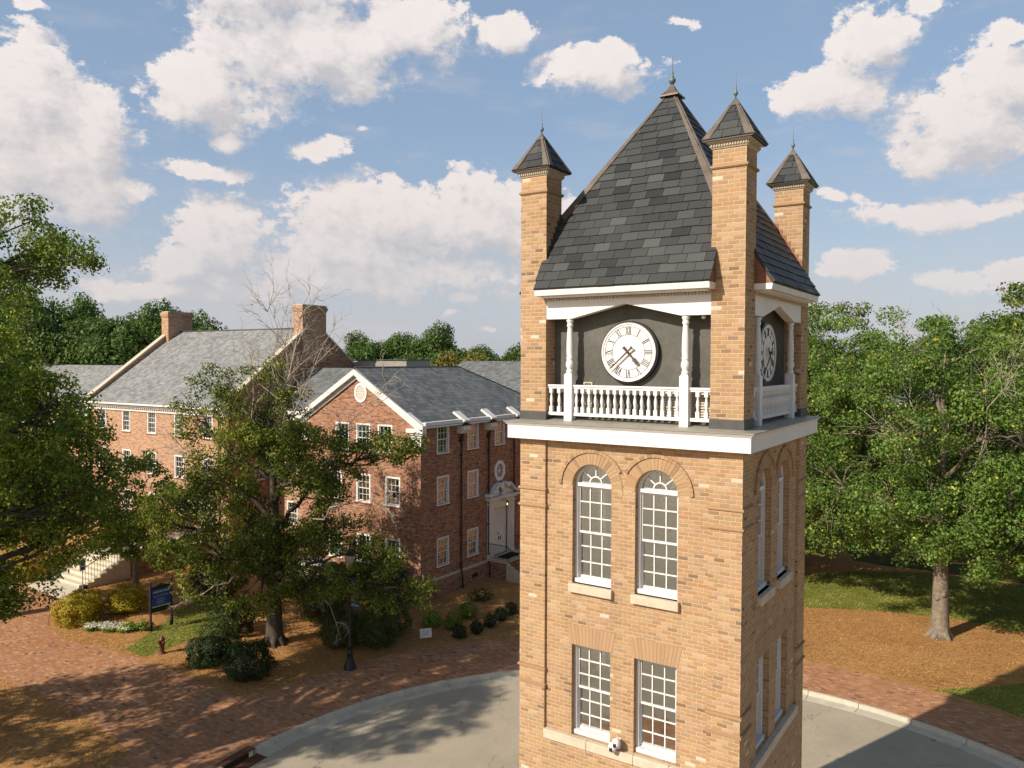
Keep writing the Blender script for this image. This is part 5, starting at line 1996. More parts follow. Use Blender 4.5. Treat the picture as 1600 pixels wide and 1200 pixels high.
# white yard sign
ys = thing('yard_sign', 'small white yard sign with blue print stuck in the pine straw', 'sign', (-19.0, 14.3, 0), R(40))
m_ = MB()
m_.box(-.27, -.006, .12, .27, .006, .56, M['clock_white'], Matrix.Rotation(R(-4), 3, 'Y'))
bd = m_.build('board', None, ys, False)
m_ = MB()
for x in (-.12, .12):
    m_.tube([(x, .012, 0), (x, .012, .5)], .005, 5, M['iron'])
m_.build('stake', None, ys, False)
for i, (s, w) in enumerate((('WELCOME', .26), ('FUTURE', .24), ('FAMILIES', .22))):
    vs, fs = text_mesh(s, .09, w)
    mb = MB()
    rm4 = Matrix.Rotation(R(-4), 3, 'Y')
    mb.add([tuple(rm4 @ Vector((v[0], -.009, .44 - i * .085 + v[1]))) for v in vs], fs, M['bluetext'])
    mb.build('lettering', None, bd, False)

# little sign post by the hall steps
hs2 = thing('parking_sign', 'small white and blue sign on a post at the foot of the hall steps', 'sign', (-39.9, 9.5, 0))
m_ = MB()
m_.tube([(-39.9, 9.5, 0), (-39.9, 9.5, 1.75)], .025, 6, M['cream'])
m_.build('post', None, hs2)
m_ = MB()
m_.box(-39.88, 9.33, 1.15, -39.865, 9.67, 1.75, M['clock_white'])
b_ = m_.build('board', None, hs2)
m_ = MB()
m_.box(-39.863, 9.40, 1.45, -39.86, 9.60, 1.68, M['sign_blue'])
m_.box(-39.863, 9.40, 1.22, -39.86, 9.60, 1.36, M['sign_blue'])
m_.build('symbol', None, b_)

# two slim black lamp posts by the steps
for i, (x, y) in enumerate([(-43.6, 9.9)]):
    t_ = thing('lamp_post', 'slim black lamp post at the foot of the stone hall steps', 'lamp post', (x - .5, y - .1, 0))
    m_ = MB()
    m_.lathe(x - .5, y - .1, [(.15, 0), (.15, .1), (.09, .3), (.05, .4), (.04, 3.4), (.06, 3.45), (.03, 3.5)], 12, M['iron'])
    m_.build('post', None, t_)
    m_ = MB()
    m_.lathe(x - .5, y - .1, [(.06, 3.5), (.13, 3.6), (.15, 3.8), (.12, 3.95), (.03, 4.05)], 12, M['blind'])
    m_.build('lamp_head', None, t_)

# fire hydrant
hy = thing('fire_hydrant', 'dark red fire hydrant where the lawn meets the pine straw', 'fire hydrant', (-27.6, 6.5, 0))
m_ = MB()
m_.lathe(-27.6, 6.5, [(.16, 0), (.16, .04), (.11, .05), (.10, .10), (.10, .44), (.14, .45), (.14, .50), (.11, .51), (.115, .60), (.13, .61), (.13, .64), (.11, .68), (.07, .74), (.03, .765), (.03, .82), (.005, .825)], 16, M['hydrant'])
m_.build('barrel', None, hy)
for dx, dy, r in ((1, 0, .045), (-1, 0, .045), (0, -1, .06)):
    m_ = MB()
    p = Vector((-27.6, 6.5, .54))
    d = Vector((dx, dy, 0))
    m_.tube([p + d * .08, p + d * .15, p + d * .151, p + d * .19], [r, r, r * 1.25, r * 1.2], 10, M['hydrant'], False)
    m_.build('nozzle_cap', None, hy)

# ================================================================ PLANTING
rng = np.random.default_rng(7)


def leaf_object(name, pts, size, mat, parent, seed=0, flat=.5, drop=.0, aspect=.62, bias=None):
    """one quad per leaf, folded along the middle; pts is an (n,3) array in the parent's space"""
    r = np.random.default_rng(seed)
    n = len(pts)
    nor = r.normal(size=(n, 3))
    nor[:, 2] = np.abs(nor[:, 2]) * (1 + flat) + flat * .6
    if bias is not None:
        nor = r.normal(size=(n, 3)) * .48 + bias + np.array([0, 0, .25])
    nor /= np.linalg.norm(nor, axis=1)[:, None]
    t = r.normal(size=(n, 3))
    t -= nor * (t * nor).sum(1)[:, None]
    t /= np.linalg.norm(t, axis=1)[:, None]
    b = np.cross(nor, t)
    L = size * r.uniform(.6, 1.25, n)[:, None]
    Wd = L * aspect
    fold = nor * L * r.uniform(-.05, .22, n)[:, None]
    v = np.empty((n, 4, 3))
    v[:, 0] = pts - t * L * .5
    v[:, 1] = pts - b * Wd * .5 + fold
    v[:, 2] = pts + t * L * .5
    v[:, 3] = pts + b * Wd * .5 + fold
    me = bpy.data.meshes.new(name)
    me.vertices.add(n * 4)
    me.vertices.foreach_set('co', v.reshape(-1).astype(np.float32))
    me.loops.add(n * 4)
    me.loops.foreach_set('vertex_index', np.arange(n * 4, dtype=np.int32))
    me.polygons.add(n)
    me.polygons.foreach_set('loop_start', np.arange(0, n * 4, 4, dtype=np.int32))
    me.polygons.foreach_set('loop_total', np.full(n, 4, dtype=np.int32))
    me.materials.append(mat)
    me.update(calc_edges=True)
    o = bpy.data.objects.new(name, me)
    COL.objects.link(o)
    if parent is not None:
        o.parent = parent
    return o


def ellipsoid_pts(r, c, rad, n, shell=.45, low=-1.0):
    out = []
    while sum(len(a) for a in out) < n:
        d = r.normal(size=(n * 2, 3))
        d /= np.linalg.norm(d, axis=1)[:, None]
        q = d * (r.uniform(shell, 1.0, n * 2) ** .6)[:, None]
        q = q[q[:, 2] > low]
        out.append(q)
    q = np.concatenate(out)[:n]
    return q * np.array(rad) + np.array(c)


def bez(p0, p1, sag, n, r, wob=.0):
    p0, p1 = np.array(p0, float), np.array(p1, float)
    m = (p0 + p1) / 2 + np.array([0, 0, sag])
    t = np.linspace(0, 1, n)[:, None]
    c = (1 - t) ** 2 * p0 + 2 * t * (1 - t) * m + t ** 2 * p1
    if wob:
        k = r.normal(size=(n, 3)) * wob
        k[0] = 0
        k[-1] = 0
        c = c + k
    return c


def make_tree(name, label, cat, loc, lobes, trunk_r, fork, limbs=8, subs=5, leaves=60, lsize=.17, clump=.42, leafm='leaf_maple', bark='bark', seed=1,
              group=None, dead=None, lean=(0, 0), bare=0.0, trunk_top=None, twigs=True, aspect=.62, tipfrac=1.0, flatc=.7):
    """lobes: list of (cx,cy,cz, rx,ry,rz, tips[, shell]) in the tree's own space"""
    r = np.random.default_rng(seed)
    root = thing(name, label, cat, loc, 0, group)
    tips = np.concatenate([ellipsoid_pts(r, l[:3], l[3:6], l[6], l[7] if len(l) > 7 else .45) for l in lobes])
    tips = tips[tips[:, 2] > .8]
    mb = MB()
    top = np.array(trunk_top if trunk_top is not None else (lean[0], lean[1], max(l[2] for l in lobes)))
    f0 = np.array([lean[0] * fork / top[2], lean[1] * fork / top[2], fork])
    # trunk
    base = [np.array([0, 0, -.05]), np.array([0, 0, .25]), f0 * .45 + r.normal(size=3) * .04, f0]
    up = bez(f0, top, 0, 6, r, .10)
    tp = base[:-1] + list(up)
    H = top[2]
    rad = [trunk_r * 1.55, trunk_r * 1.12, trunk_r] + [trunk_r * (.88 - .78 * k / 5) for k in range(6)]
    mb.tube(tp, rad, 10, M[bark])
    for k in range(6):   # root flare
        a = k * 1.05 + r.uniform(0, .5)
        mb.tube([(math.cos(a) * trunk_r * .5, math.sin(a) * trunk_r * .5, .5), (math.cos(a) * trunk_r * 1.2, math.sin(a) * trunk_r * 1.2, .1),
                 (math.cos(a) * trunk_r * 1.9, math.sin(a) * trunk_r * 1.9, -.06)], [trunk_r * .5, trunk_r * .42, trunk_r * .2], 6, M[bark])
    # limb clusters
    c = tips[r.choice(len(tips), limbs, replace=False)]
    for _ in range(5):
        lab = np.argmin(((tips[:, None] - c[None]) ** 2).sum(2), axis=1)
        c = np.array([tips[lab == k].mean(0) if (lab == k).any() else c[k] for k in range(limbs)])
    tw = MB()
    keep = []
    for k in range(limbs):
        T = tips[lab == k]
        if len(T) == 0:
            continue
        zc = c[k][2]
        s = np.clip((zc - fork) / max(.1, top[2] - fork) * .75 - .12, 0, .85)
        i0 = s * 5
        a = up[int(i0)] * (1 - (i0 % 1)) + up[min(5, int(i0) + 1)] * (i0 % 1)
        L = np.linalg.norm(c[k] - a)
        r0 = trunk_r * (.5 - .28 * s) * (.7 + .3 * min(1, len(T) / (len(tips) / limbs)))
        limb = bez(a, c[k], r.uniform(-.02, .12) * L, 7, r, .025 * L)
        mb.tube(limb, [r0 * (1 - .68 * j / 6) for j in range(7)], 7, M[bark])
        ns = min(subs, len(T))
        sc2_ = T[r.choice(len(T), ns, replace=False)]
        for _ in range(3):
            lb2 = np.argmin(((T[:, None] - sc2_[None]) ** 2).sum(2), axis=1)
            sc2_ = np.array([T[lb2 == q].mean(0) if (lb2 == q).any() else sc2_[q] for q in range(ns)])
        for q in range(ns):
            TT = T[lb2 == q]
            if len(TT) == 0:
                continue
            j = r.uniform(2.2, 5.9)
            a2 = limb[int(j)] * (1 - (j % 1)) + limb[int(j) + 1] * (j % 1)
            L2 = np.linalg.norm(sc2_[q] - a2)
            sub = bez(a2, sc2_[q], r.uniform(-.02, .1) * L2, 5, r, .03 * L2)
            r1 = r0 * .36
            mb.tube(sub, [r1 * (1 - .6 * i / 4) for i in range(5)], 5, M[bark])
            for tpnt in TT:
                if twigs:
                    i = r.integers(1, 5)
                    tw.tube(bez(sub[i], tpnt, r.uniform(-.1, .25), 4, r, .05), [r1 * .30, r1 * .22, r1 * .14, .006], 3, M[bark])
                keep.append(tpnt)
    keep = np.array(keep)
    tk = mb.build('trunk', M[bark], root, False)
    if twigs and tw.v:
        tw.build('branches', M[bark], root, False)
    # leaves: clumps round every tip that is not bare
    mask = r.random(len(keep)) > bare
    kp = keep[mask]
    cs = clump * r.uniform(.65, 1.35, len(kp))
    cnt = np.maximum(4, (leaves * (cs / clump) ** 2 * r.uniform(.6, 1.3, len(kp)))).astype(int)
    idx = np.repeat(np.arange(len(kp)), cnt)
    d = r.normal(size=(len(idx), 3))
    d /= np.linalg.norm(d, axis=1)[:, None]
    d *= (r.random(len(idx)) ** .42)[:, None]
    d[:, 2] *= flatc
    P = kp[idx] + d * cs[idx][:, None]
    ok = P[:, 2] > .35
    # leaves face away from the middle of their clump
    leaf_object('crown', P[ok], lsize, M[leafm], root, seed, aspect=aspect, bias=(d * 1.15)[ok])
    if dead:
        dm = MB()
        for (p0, p1, nfork, ln) in dead:
            stack = [(np.array(p0, float), np.array(p1, float), .042, 0)]
            while stack:
                a, b, rr0, lv = stack.pop()
                cur = bez(a, b, r.uniform(-.1, .15), 5, r, .04 * np.linalg.norm(b - a))
                dm.tube(cur, [rr0 * (1 - .65 * i / 4) for i in range(5)], 4, M['twig'])
                if lv < 3:
                    for _ in range(nfork if lv == 0 else 3):
                        j = r.integers(1, 5)
                        dirv = (b - a) / np.linalg.norm(b - a) + r.normal(size=3) * .5
                        dirv /= np.linalg.norm(dirv)
                        stack.append((cur[j], cur[j] + dirv * ln * r.uniform(.5, 1.1) * (.62 ** lv), max(rr0 * .5, .0075), lv + 1))
        dm.build('dead_branches', M['twig'], root, False)
    return root


# the big maple on the right (trunk in the pine straw)
make_tree('maple_tree', 'large spreading maple with a knotted grey trunk in the pine straw on the right', 'tree', (.8, 28.2, 0),
          [(-1.0, -.3, 9.2, 6.2, 5.4, 5.4, 250, .5), (-2.2, .5, 6.0, 6.0, 5.0, 2.6, 115, .5), (2.6, .5, 8.2, 5.0, 5.0, 5.0, 135, .5), (-3.8, 1, 12.9, 3.4, 3.4, 3.3, 62), (.5, .5, 13.4, 2.6, 2.4, 1.8, 22), (1.5, -1.5, 5.6, 4.2, 3.6, 2.0, 60)],
          .36, 3.3, 15, 6, 190, .15, .72, 'leaf_maple', 'bark_pale', 11, bare=.18,
          dead=[((1.2, .3, 8), (3.4, 0, 14.8), 8, 2.0), ((2.5, .3, 6.5), (6.6, 1.2, 12.5), 8, 2.2), ((-.5, 0, 8.5), (-1.6, -.8, 13.8), 8, 1.8), ((0, -1, 7.5), (-3.4, -2.6, 11), 7, 1.8),
                ((1, -1.5, 7.5), (2.4, -4.2, 11.8), 7, 1.6), ((3, -.5, 6), (8, -1.5, 9), 7, 2.2), ((.3, 0, 3.6), (3.6, -1.2, 4.4), 5, 1.0)])
make_tree('maple_tree', 'dense dark green maple behind the tower at the left edge of the right-hand trees', 'tree', (-8.2, 33.5, 0),
          [(0, 0, 8.6, 5.4, 5.4, 5.2, 330), (1.5, -1, 4.8, 5.2, 4.2, 2.4, 130), (-1, 0, 12.2, 3.4, 3.4, 2.8, 70), (2.6, 1.6, 14.0, 3.2, 3.0, 3.0, 70)],
          .34, 3.0, 11, 5, 130, .175, .64, 'leaf_maple', 'bark', 12, bare=.03)
make_tree('maple_tree', 'broad maple at the right edge of the photo behind the pine straw', 'tree', (5.8, 33.2, 0),
          [(0, 0, 8.8, 6.2, 6, 5.2, 320), (-1.5, -1, 5.2, 5.4, 4.2, 2.4, 120), (-2, 0, 12.6, 3.6, 3.6, 2.6, 60)],
          .36, 3.2, 11, 5, 130, .175, .64, 'leaf_maple', 'bark_pale', 13, bare=.22,
          dead=[((-1, 0, 6), (-4.6, -1, 14), 8, 2.2), ((-2, -1, 5), (-1.5, -4, 12.5), 8, 2.0)])
make_tree('oak_tree', 'tall pointed tree rising above the others at the far right edge', 'tree', (4.4, 41.5, 0),
          [(0, 0, 10, 4.6, 4.6, 6.0, 300), (0, 0, 14.6, 2.4, 2.4, 3.4, 110)], .32, 3.0, 9, 5, 60, .24, .6, 'leaf_maple', 'bark', 14)
make_tree('oak_tree', 'dark round tree in the shade behind the big maple', 'tree', (-1.5, 44, 0),
          [(0, 0, 8.4, 6.5, 5.5, 5.4, 340)], .34, 3.0, 9, 5, 50, .28, .7, 'leaf_far', 'bark', 15)

mp_ = bpy.data.objects['maple_tree']
m_ = MB()
for a, z in ((-1.9, 1.9), (-1.1, 2.1)):
    d = Vector((math.cos(a), math.sin(a), 0))
    c = d * .33 + Vector((0, 0, z))
    m_.tube([c - d * .05, c + d * .05, c + d * .09], [.13, .11, .05], 9, M['bark_pale'])
m_.build('knots', None, mp_, False)

# the oak in front of the halls: open crown, dead top
make_tree('oak_tree', 'open-crowned oak with dead twigs on top in front of the gabled brick hall', 'tree', (-24.5, 10.1, 0),
          [(-.8, .2, 6.6, 3.8, 3.9, 3.6, 290), (2.8, .2, 4.3, 4.0, 3.0, 1.8, 140), (-4.4, -.4, 5.0, 3.8, 3.0, 2.4, 160), (-.9, 0, 10.6, 2.5, 2.0, 2.7, 115), (-4.6, -.6, 10.6, 1.3, 1.1, 2.2, 26),
           (2.8, .3, 8.8, 2.9, 1.8, 1.6, 84), (5.6, .6, 9.4, 2.6, 1.1, .8, 44), (6.4, .4, 3.6, 2.6, 1.5, 1.0, 44), (-.9, -.5, 2.8, 4.2, 2.6, 1.3, 75), (-6.4, -.6, 4.2, 1.8, 1.6, 1.2, 26)],
          .36, 2.6, 17, 6, 100, .135, .47, 'leaf_oak', 'bark_dark', 21, bare=.13,
          dead=[((0, 0, 9.5), (-.6, .2, 15.2), 14, 2.1), ((.5, 0, 9.5), (1.5, .3, 14.8), 14, 1.9), ((0, .4, 9.5), (.6, .6, 15.0), 12, 1.8), ((.3, 0, 9), (2.7, .5, 13.6), 9, 1.6), ((-.2, 0, 9), (-2.0, 0, 13.8), 9, 1.4), ((1.5, .2, 7.5), (6.4, .6, 11.8), 10, 1.5),
                ((-2.5, 0, 5.5), (-6.2, -.6, 8.8), 8, 1.5), ((1.5, 0, 4), (4.4, -.4, 1.9), 6, .9), ((-2, -.4, 3.2), (-4.6, -1.2, 1.6), 7, 1.0), ((2, 0, 6), (6.8, -.4, 7.2), 7, 1.2)])
# the big oak at the left edge, its trunk outside the photo
make_tree('oak_tree', 'tall oak at the left edge reaching into the sky with hanging branches', 'tree', (-22.6, -7.0, 0),
          [(-1.6, 2.2, 10.8, 4.2, 4.2, 4.4, 240), (-1.9, 6.6, 9.6, 2.9, 2.6, 3.2, 240), (-.6, 7.4, 7.8, 2.0, 1.8, 1.9, 60), (-2.6, 6.6, 17.0, 2.0, 1.7, 1.5, 60), (-.9, 7.4, 16.4, 1.2, 1.0, .7, 18), (-.6, 3.4, 14.6, 3.0, 3.0, 1.6, 70), (-2.4, 6.4, 5.2, 1.5, 1.5, .9, 40), (-4.8, 4.4, 12.4, 3.2, 3.6, 3.2, 150)],
          .48, 4.2, 15, 6, 105, .135, .50, 'leaf_oak', 'bark_dark', 31, bare=.06)
make_tree('oak_tree', 'thick dark oak in the lower left before the far end of the long hall', 'tree', (-39.0, 4.4, 0),
          [(0, 0, 8.0, 4.8, 4.4, 4.4, 400), (2.6, .5, 6.2, 4.0, 3.4, 2.4, 180), (-2, 0, 11.4, 3.4, 3.2, 2.4, 120)],
          .38, 3.4, 12, 6, 95, .165, .50, 'leaf_oak', 'bark_dark', 32, bare=.03)
make_tree('young_tree', 'young tree with bright green leaves beside the pale hall steps', 'tree', (-37.3, 11.1, 0),
          [(0, 0, 5.2, 2.3, 2.2, 2.9, 170), (.3, -.2, 3.2, 2.2, 2.0, 1.3, 60), (-1.2, -.2, 2.7, 1.9, 1.5, 1.0, 46)], .16, 2.0, 8, 4, 50, .17, .36, 'leaf_bright', 'bark_pale', 33, bare=.04)
make_tree('young_tree', 'small thin-trunked tree left of the hall steps', 'tree', (-48.4, 11.0, 0),
          [(0, 0, 5.0, 2.9, 2.7, 2.8, 170)], .17, 2.2, 8, 4, 50, .18, .42, 'leaf_maple', 'bark_pale', 34)
# shade trees to the left of the photographer: they stand outside the frame and throw the dappled shade
make_tree('oak_tree', 'shade oak standing left of the roundabout outside the photo', 'tree', (-22.8, -11.2, 0),
          [(0, 0, 13.6, 2.6, 3.0, 2.0, 110), (-1.5, 0, 9.5, 2.6, 3.0, 2.6, 120)], .36, 3.5, 9, 5, 60, .20, .5, 'leaf_oak', 'bark_dark', 35, twigs=False)
make_tree('oak_tree', 'shade oak south of the brick plaza outside the photo', 'tree', (-29.0, -8.6, 0),
          [(0, 0, 7.2, 4.0, 3.6, 3.0, 230)], .38, 3.2, 9, 5, 56, .20, .5, 'leaf_oak', 'bark_dark', 36, twigs=False)

# ---------------------------------------------------------------- background woods
protos = []
for k, (lm, lob) in enumerate([('leaf_far', [(0, 0, 9.5, 4.8, 4.8, 5.0, 70, .75), (1.2, 0, 13.6, 2.6, 2.6, 2.6, 22, .7), (-2.4, 1, 11.8, 2.6, 2.6, 2.4, 20, .7), (2.8, -1, 10.5, 2.2, 2.2, 2.2, 14, .7)]),
                               ('leaf_far', [(0, 0, 10.5, 4.0, 4.0, 6.0, 70, .75), (.5, 0, 15.8, 2.2, 2.2, 2.4, 18, .6), (-2, 0, 13.2, 1.9, 1.9, 1.8, 10, .6)]),
                               ('leaf_far', [(0, 0, 8.6, 5.6, 5.6, 4.0, 74, .75), (2.4, 1, 12.2, 2.8, 2.8, 2.2, 20, .6), (-2.8, -1, 11.8, 2.6, 2.6, 2.1, 18, .6)]),
                               ('leaf_yellowgreen', [(0, 0, 7.5, 4, 4, 4, 130, .6)])]):
    protos.append((lm, lob))
BG = []
rd = random.Random(77)


def bg_spots():
    """(x, y, scale, kind) in rows behind the halls; heading based spread of far trees"""
    out = []
    hx_, hy_ = -.5519, .8339
    rx_, ry_ = .8339, .5519

    def at(px_, dist):
        s = (px_ - 800) / 1223.0
        return 4.123 + hx_ * dist + rx_ * dist * s, -13.5 + hy_ * dist + ry_ * dist * s
    # left group, tall, behind the long hall
    for px_, dist, top in [(20, 84, 458), (62, 88, 462), (100, 84, 452), (135, 92, 474), (168, 86, 476), (200, 84, 460), (232, 92, 468), (262, 86, 466), (292, 90, 474), (318, 86, 484), (345, 110, 512), (385, 112, 518)]:
        out.append((*at(px_, dist), (13 + (563 - top) / 1223 * dist), 0 if rd.random() < .6 else 1))
    # middle group, right of the chimney
    for px_, dist, top in [(540, 98, 518), (566, 110, 524), (590, 100, 512), (622, 104, 508), (655, 100, 528), (680, 104, 510), (705, 98, 518), (735, 112, 536), (760, 104, 540), (782, 112, 534), (812, 104, 530), (838, 110, 532), (640, 90, 540), (720, 92, 548)]:
        out.append((*at(px_, dist), (13 + (563 - top) / 1223 * dist), rd.choice([0, 1, 2])))
    for px_, dist, top in [(676, 84, 549), (700, 86, 551), (722, 84, 549), (664, 88, 553)]:
        out.append((*at(px_, dist), (13 + (563 - top) / 1223 * dist), 3))
    # right group behind the maples
    for px_, dist, top in [(1230, 100, 520), (1290, 95, 515), (1350, 100, 520), (1400, 92, 512), (1450, 96, 518), (1500, 90, 522), (1550, 96, 510), (1600, 90, 500), (1660, 94, 500), (1720, 90, 510)]:
        out.append((*at(px_, dist), (13 + (563 - top) / 1223 * dist), rd.choice([0, 1, 2])))
    # more behind, filling the horizon
    for k in range(46):
        px_ = -260 + k * 50 + rd.uniform(-15, 15)
        out.append((*at(px_, rd.uniform(128, 150)), 13 + (563 - rd.uniform(536, 556)) / 1223 * 138, rd.choice([0, 1, 2])))
    for k in range(10):
        px_ = -420 - k * 60
        out.append((*at(px_, rd.uniform(90, 120)), rd.uniform(17, 21), rd.choice([0, 1])))
    return out


base_h = [16.9, 18.6, 14.9, 11.6]
first_bg = {}
names_bg = ['broad green tree standing in the wood behind the halls', 'tall narrow tree standing in the wood behind the halls', 'spreading round-topped tree standing in the wood behind the halls',
            'yellow-green tree just above the slate roof ridge']
for (x, y, h, k) in bg_spots():
    s = h / base_h[k]
    if k not in first_bg:
        lm, lob = protos[k]
        o = make_tree('woodland_tree', names_bg[k], 'tree', (x, y, 0), lob, .35, 3.0, 8, 4, 230 if k != 3 else 60, .36 if k != 3 else .3, 1.45 if k != 3 else .8, lm, 'bark', 50 + k,
                      'trees of the wood behind the halls' if k != 3 else 'yellow-green trees behind the roof', twigs=False, flatc=.8)
        first_bg[k] = o
    else:
        o = copy_tree(first_bg[k])
        o.location = (x, y, 0)
    o.scale = (s * rd.uniform(.72, 1.0), s * rd.uniform(.72, 1.0), s * rd.uniform(.9, 1.04))
    o.rotation_euler = (0, 0, rd.uniform(0, 6.28))


# ---------------------------------------------------------------- shrubs
def shrub(name, label, x, y, rx, ry, h, leafm, lsize, n, seed, group=None, rough=.17, cat='shrub', dens=.82):
    r = np.random.default_rng(seed)
    root = thing(name, label, cat, (x, y, 0), 0, group)
    d = r.normal(size=(n, 3))
    d /= np.linalg.norm(d, axis=1)[:, None]
    ph = r.uniform(0, 6.28, 6)
    bump = 1 + rough * (np.sin(d[:, 0] * 5 + ph[0]) * np.sin(d[:, 1] * 6 + ph[1]) + np.sin(d[:, 2] * 7 + ph[2]) * .7 + np.sin((d[:, 0] - d[:, 1]) * 13 + ph[3]) * .5)
    q = d * (bump * (dens + (1 - dens) * r.random(n) ** .5 + r.exponential(.02, n)))[:, None]
    P = q * np.array([rx, ry, h * .56]) + np.array([0, 0, h * .46])
    P = P[P[:, 2] > .02]
    bs = P / np.array([rx, ry, h * .56]) - np.array([0, 0, .8])
    leaf_object('foliage', P, lsize, M[leafm], root, seed, flat=.3, bias=bs)
    mb = MB()
    for k in range(9):
        a = k * .7
        tip = (math.cos(a) * rx * .6, math.sin(a) * ry * .6, h * .62)
        mb.tube([(math.cos(a) * .05, math.sin(a) * .05, -.02), (math.cos(a) * rx * .3, math.sin(a) * ry * .3, h * .35), tip], [.03, .02, .008], 5, M['bark_dark'])
    mb.build('stems', M['bark_dark'], root, False)
    return root


shrub('golden_shrub', 'rounded golden-yellow shrub nearest the brick plaza, largest of the golden ones', -34.7, 6.5, .95, .95, 1.35, 'leaf_golden', .085, 9000, 61)
shrub('golden_shrub', 'golden-yellow shrub tucked behind the largest golden one', -35.5, 7.2, .95, .9, 1.35, 'leaf_golden', .085, 8000, 62)
shrub('golden_shrub', 'golden-yellow shrub between the plaza shrubs and the young tree', -34.5, 8.9, 1.0, .95, 1.2, 'leaf_golden', .085, 8500, 63)
shrub('golden_shrub', 'shaded yellow-topped shrub left of the pale walk', -45.4, 8.9, 1.5, 1.3, 1.7, 'leaf_golden', .11, 7000, 64)
shrub('boxwood', 'clipped round boxwood directly left of the lamp post', -21.9, 11.7, .98, .95, 1.55, 'leaf_box', .075, 11000, 65)
shrub('boxwood', 'clipped round boxwood right of the lamp post, in front of its neighbour', -20.5, 12.6, 1.05, 1.0, 1.75, 'leaf_box', .075, 12000, 66)
shrub('boxwood', 'clipped boxwood standing behind the round one right of the lamp post', -21.0, 13.8, 1.0, 1.0, 1.75, 'leaf_box', .075, 10000, 67)
shrub('boxwood', 'dark clipped boxwood half hidden behind the oak trunk', -25.4, 13.9, 1.0, 1.0, 1.4, 'leaf_box', .085, 7000, 68)
shrub('boxwood', 'loose boxwood at the end of the lawn beside the fire hydrant', -25.6, 7.9, .85, .85, 1.4, 'leaf_box', .085, 7500, 69)
shrub('boxwood', 'dark boxwood in front of the loose one by the lawn', -24.9, 6.9, .85, .85, 1.15, 'leaf_dark', .085, 7500, 70)
shrub('boxwood', 'very dark boxwood before the oak trunk, nearest the brick path', -22.4, 7.0, 1.05, 1.0, 1.3, 'leaf_dark', .085, 9000, 71)
shrub('boxwood', 'dark boxwood at the back of the lawn near the oak', -27.2, 9.9, 1.1, 1.0, 1.5, 'leaf_dark', .085, 8500, 72)
shrub('boxwood', 'dark hedge-like shrub behind the blue hall sign', -33.2, 13.3, 1.7, 1.2, 1.9, 'leaf_dark', .11, 9000, 73)
shrub('boxwood', 'tall dark shrub against the corner of the gabled hall', -24.0, 16.9, 1.3, 1.0, 2.6, 'leaf_dark', .11, 9000, 74)
shrub('boxwood', 'dark shrub below the side stoop of the gabled hall', -27.2, 16.0, 1.3, 1.0, 1.9, 'leaf_dark', .11, 8000, 75)
for i, (x, y, s, lb) in enumerate([(-20.0, 15.9, .42, 'lime green shrub left of the white yard sign'), (-18.9, 16.2, .42, 'lime green shrub just above the white yard sign'),
                                   (-19.3, 17.9, .42, 'lime green shrub nearest the brick hall wall')]):
    shrub('lime_shrub', lb, x, y, s, s, .75, 'leaf_lime', .09, 1300, 80 + i, 'lime green shrubs', .25)
for i, (x, y, lb) in enumerate([(-17.9, 15.4, 'small dark shrub nearest the white yard sign in the row by the path'), (-17.6, 16.35, 'second small dark shrub from the yard sign in the row by the path'),
                                (-17.6, 17.45, 'middle one of the small dark shrubs in the row by the path'), (-17.7, 18.5, 'fourth small dark shrub from the yard sign in the row by the path'),
                                (-17.8, 19.6, 'small dark shrub in the row by the path closest to the tower')]):
    shrub('small_shrub', lb, x, y, .30, .30, .62, 'leaf_dark', .07, 1300, 90 + i, 'row of small dark shrubs', .2)
shrub('small_shrub', 'sprawling dull green shrub by the brick wall below the air vent', -20.4, 20.6, .6, .5, .6, 'leaf_box', .09, 1200, 96, None, .3)
# flower bed: single plants
fr_ = random.Random(9)
for i in range(26):
    t = i / 25
    x, y = -33.4 + t * 1.9 + fr_.uniform(-.25, .25), 6.5 + t * .9 + fr_.uniform(-.32, .32)
    if i == 0:
        r = np.random.default_rng(3)
        f0_ = thing('flowering_plant', 'low bedding plant with white and pink flowers in front of the golden shrubs', 'flower', (x, y, 0), 0, 'white bedding flowers')
        P = r.normal(size=(260, 3)) * np.array([.11, .11, .06]) + np.array([0, 0, .13])
        leaf_object('leaves', P[P[:, 2] > .01], .06, M['leaf_lime'], f0_, 1)
        P = r.normal(size=(90, 3)) * np.array([.12, .12, .03]) + np.array([0, 0, .24])
        leaf_object('blossoms', P, .06, M['petal'], f0_, 2, flat=1.0, aspect=.9)
        o = f0_
    else:
        o = copy_tree(f0_)
        o.location = (x, y, 0)
    o.rotation_euler = (0, 0, fr_.uniform(0, 6.28))
for i, (x, y, lb) in enumerate([(-31.6, 7.3, 'leafy green bedding plant at the right end of the flower bed'), (-31.1, 7.8, 'leafy green bedding plant nearest the blue sign')]):
    shrub('leafy_plant', lb, x, y, .35, .35, .40, 'leaf_lime', .09, 700, 100 + i, None, .3, 'plant')


# ---------------------------------------------------------------- loose needles and grass blades
def inside(poly, P):
    x, y = P[:, 0], P[:, 1]
    res = np.zeros(len(P), bool)
    n = len(poly)
    for i in range(n):
        x0, y0 = poly[i]
        x1, y1 = poly[(i + 1) % n]
        c = ((y0 > y) != (y1 > y))
        with np.errstate(divide='ignore', invalid='ignore'):
            xi = (x1 - x0) * (y - y0) / (y1 - y0) + x0
        res ^= c & (x < xi)
    return res


def scatter(boxes, n, seed, z):
    r = np.random.default_rng(seed)
    ar_ = np.array([(b[2] - b[0]) * (b[3] - b[1]) for b in boxes], float)
    k = r.choice(len(boxes), n, p=ar_ / ar_.sum())
    b = np.array(boxes)[k]
    P = np.stack([r.uniform(b[:, 0], b[:, 2]), r.uniform(b[:, 1], b[:, 3]), r.uniform(z[0], z[1], n)], 1)
    return P


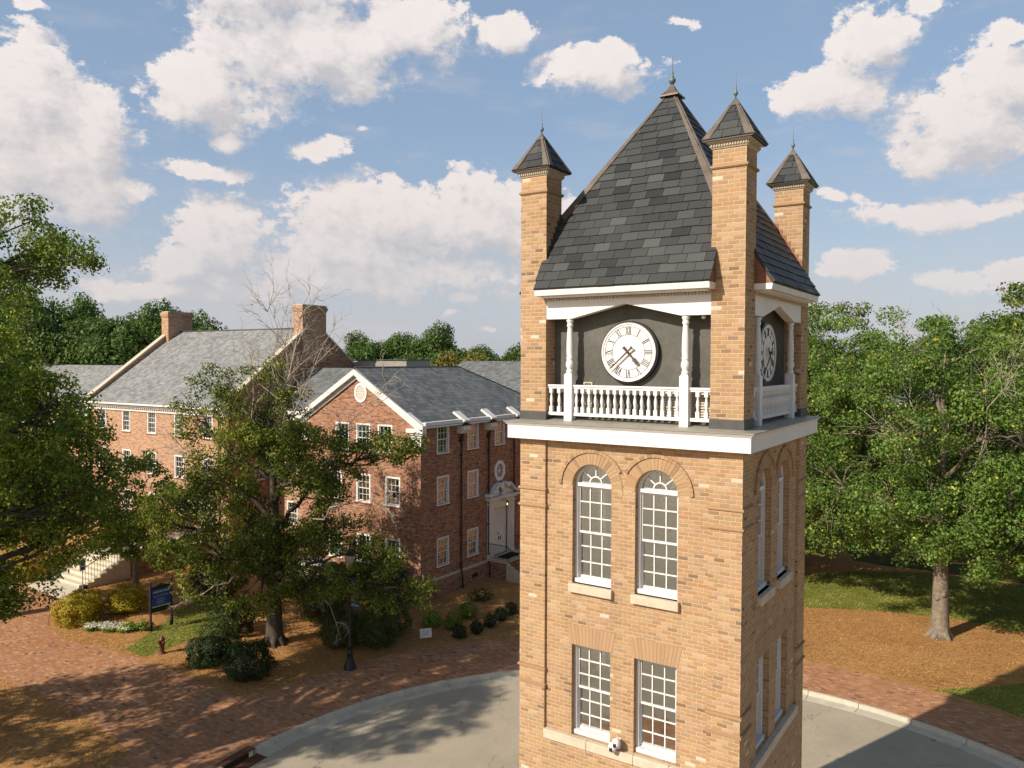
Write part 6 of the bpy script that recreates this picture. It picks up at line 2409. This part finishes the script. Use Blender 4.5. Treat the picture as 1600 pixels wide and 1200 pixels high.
lawnR = [(-9, 33.5), (-5.0, 38.3), (-1.0, 40.4), (12, 41), (60, 44), (60, 30.5), (9, 30.0), (4.1, 31.0), (1.4, 31.6), (-1.5, 31.0), (-3.6, 30.2), (-5.6, 29.1), (-8, 29.5), (-12, 33), (-14, 36)]
lawnR2 = [(1.2, 21.3), (2.5, 22.4), (4.2, 24), (10, 26.5), (40, 33), (40, 5), (14.9, 5), (14.4, 10), (11.8, 14.6), (8.5, 18), (5, 20.2)]
M['straw_bits'] = leaf_mat('loose_needles', [(.15, .065, .022), (.34, .165, .055), (.48, .26, .09), (.62, .40, .17)], .05)
M['blade'] = leaf_mat('grass_blade', [(.07, .09, .016), (.16, .18, .03), (.27, .28, .06), (.42, .38, .15)], .25)
P = scatter([(-12, 20.5, 10, 33), (-34, 5, -16, 20), (-48, 8, -36, 16), (-36, -1.5, -17, 1.6)], 90000, 5, (.012, .05))
rr5 = np.hypot(P[:, 0] - CX, P[:, 1] - CY)
ok = (rr5 > 17.9) & ~inside(lawnR, P) & ~inside(lawnR2, P) & ~inside(lawnL, P) & ~inside(plaza, P) & ~((P[:, 0] > -44.2) & (P[:, 0] < -37) & (P[:, 1] < 19.4) & (P[:, 1] > 8.1) & ((P[:, 1] < 9.9) | (P[:, 0] < -40.1)))
ps = leaf_object('pine_straw', P[ok], .13, M['straw_bits'], None, 3, aspect=.16, bias=np.array([[0, 0, 1.4]]))
tag(ps, 'loose brown pine needles and leaf litter lying over the planting beds', 'pine straw', kind='stuff')
P = scatter([(-33.5, 5.5, -27, 14.5), (-14, 28.5, 16, 41), (1, 17, 16, 30)], 90000, 6, (.02, .07))
rr5 = np.hypot(P[:, 0] - CX, P[:, 1] - CY)
ok = (inside(lawnR, P) | inside(lawnR2, P) | inside(lawnL, P)) & (rr5 > 17.7)
gb = leaf_object('grass', P[ok], .13, M['blade'], None, 4, aspect=.22, bias=np.array([[0, 0, .25]]))
tag(gb, 'short mown grass blades on the lawns', 'grass', kind='stuff')
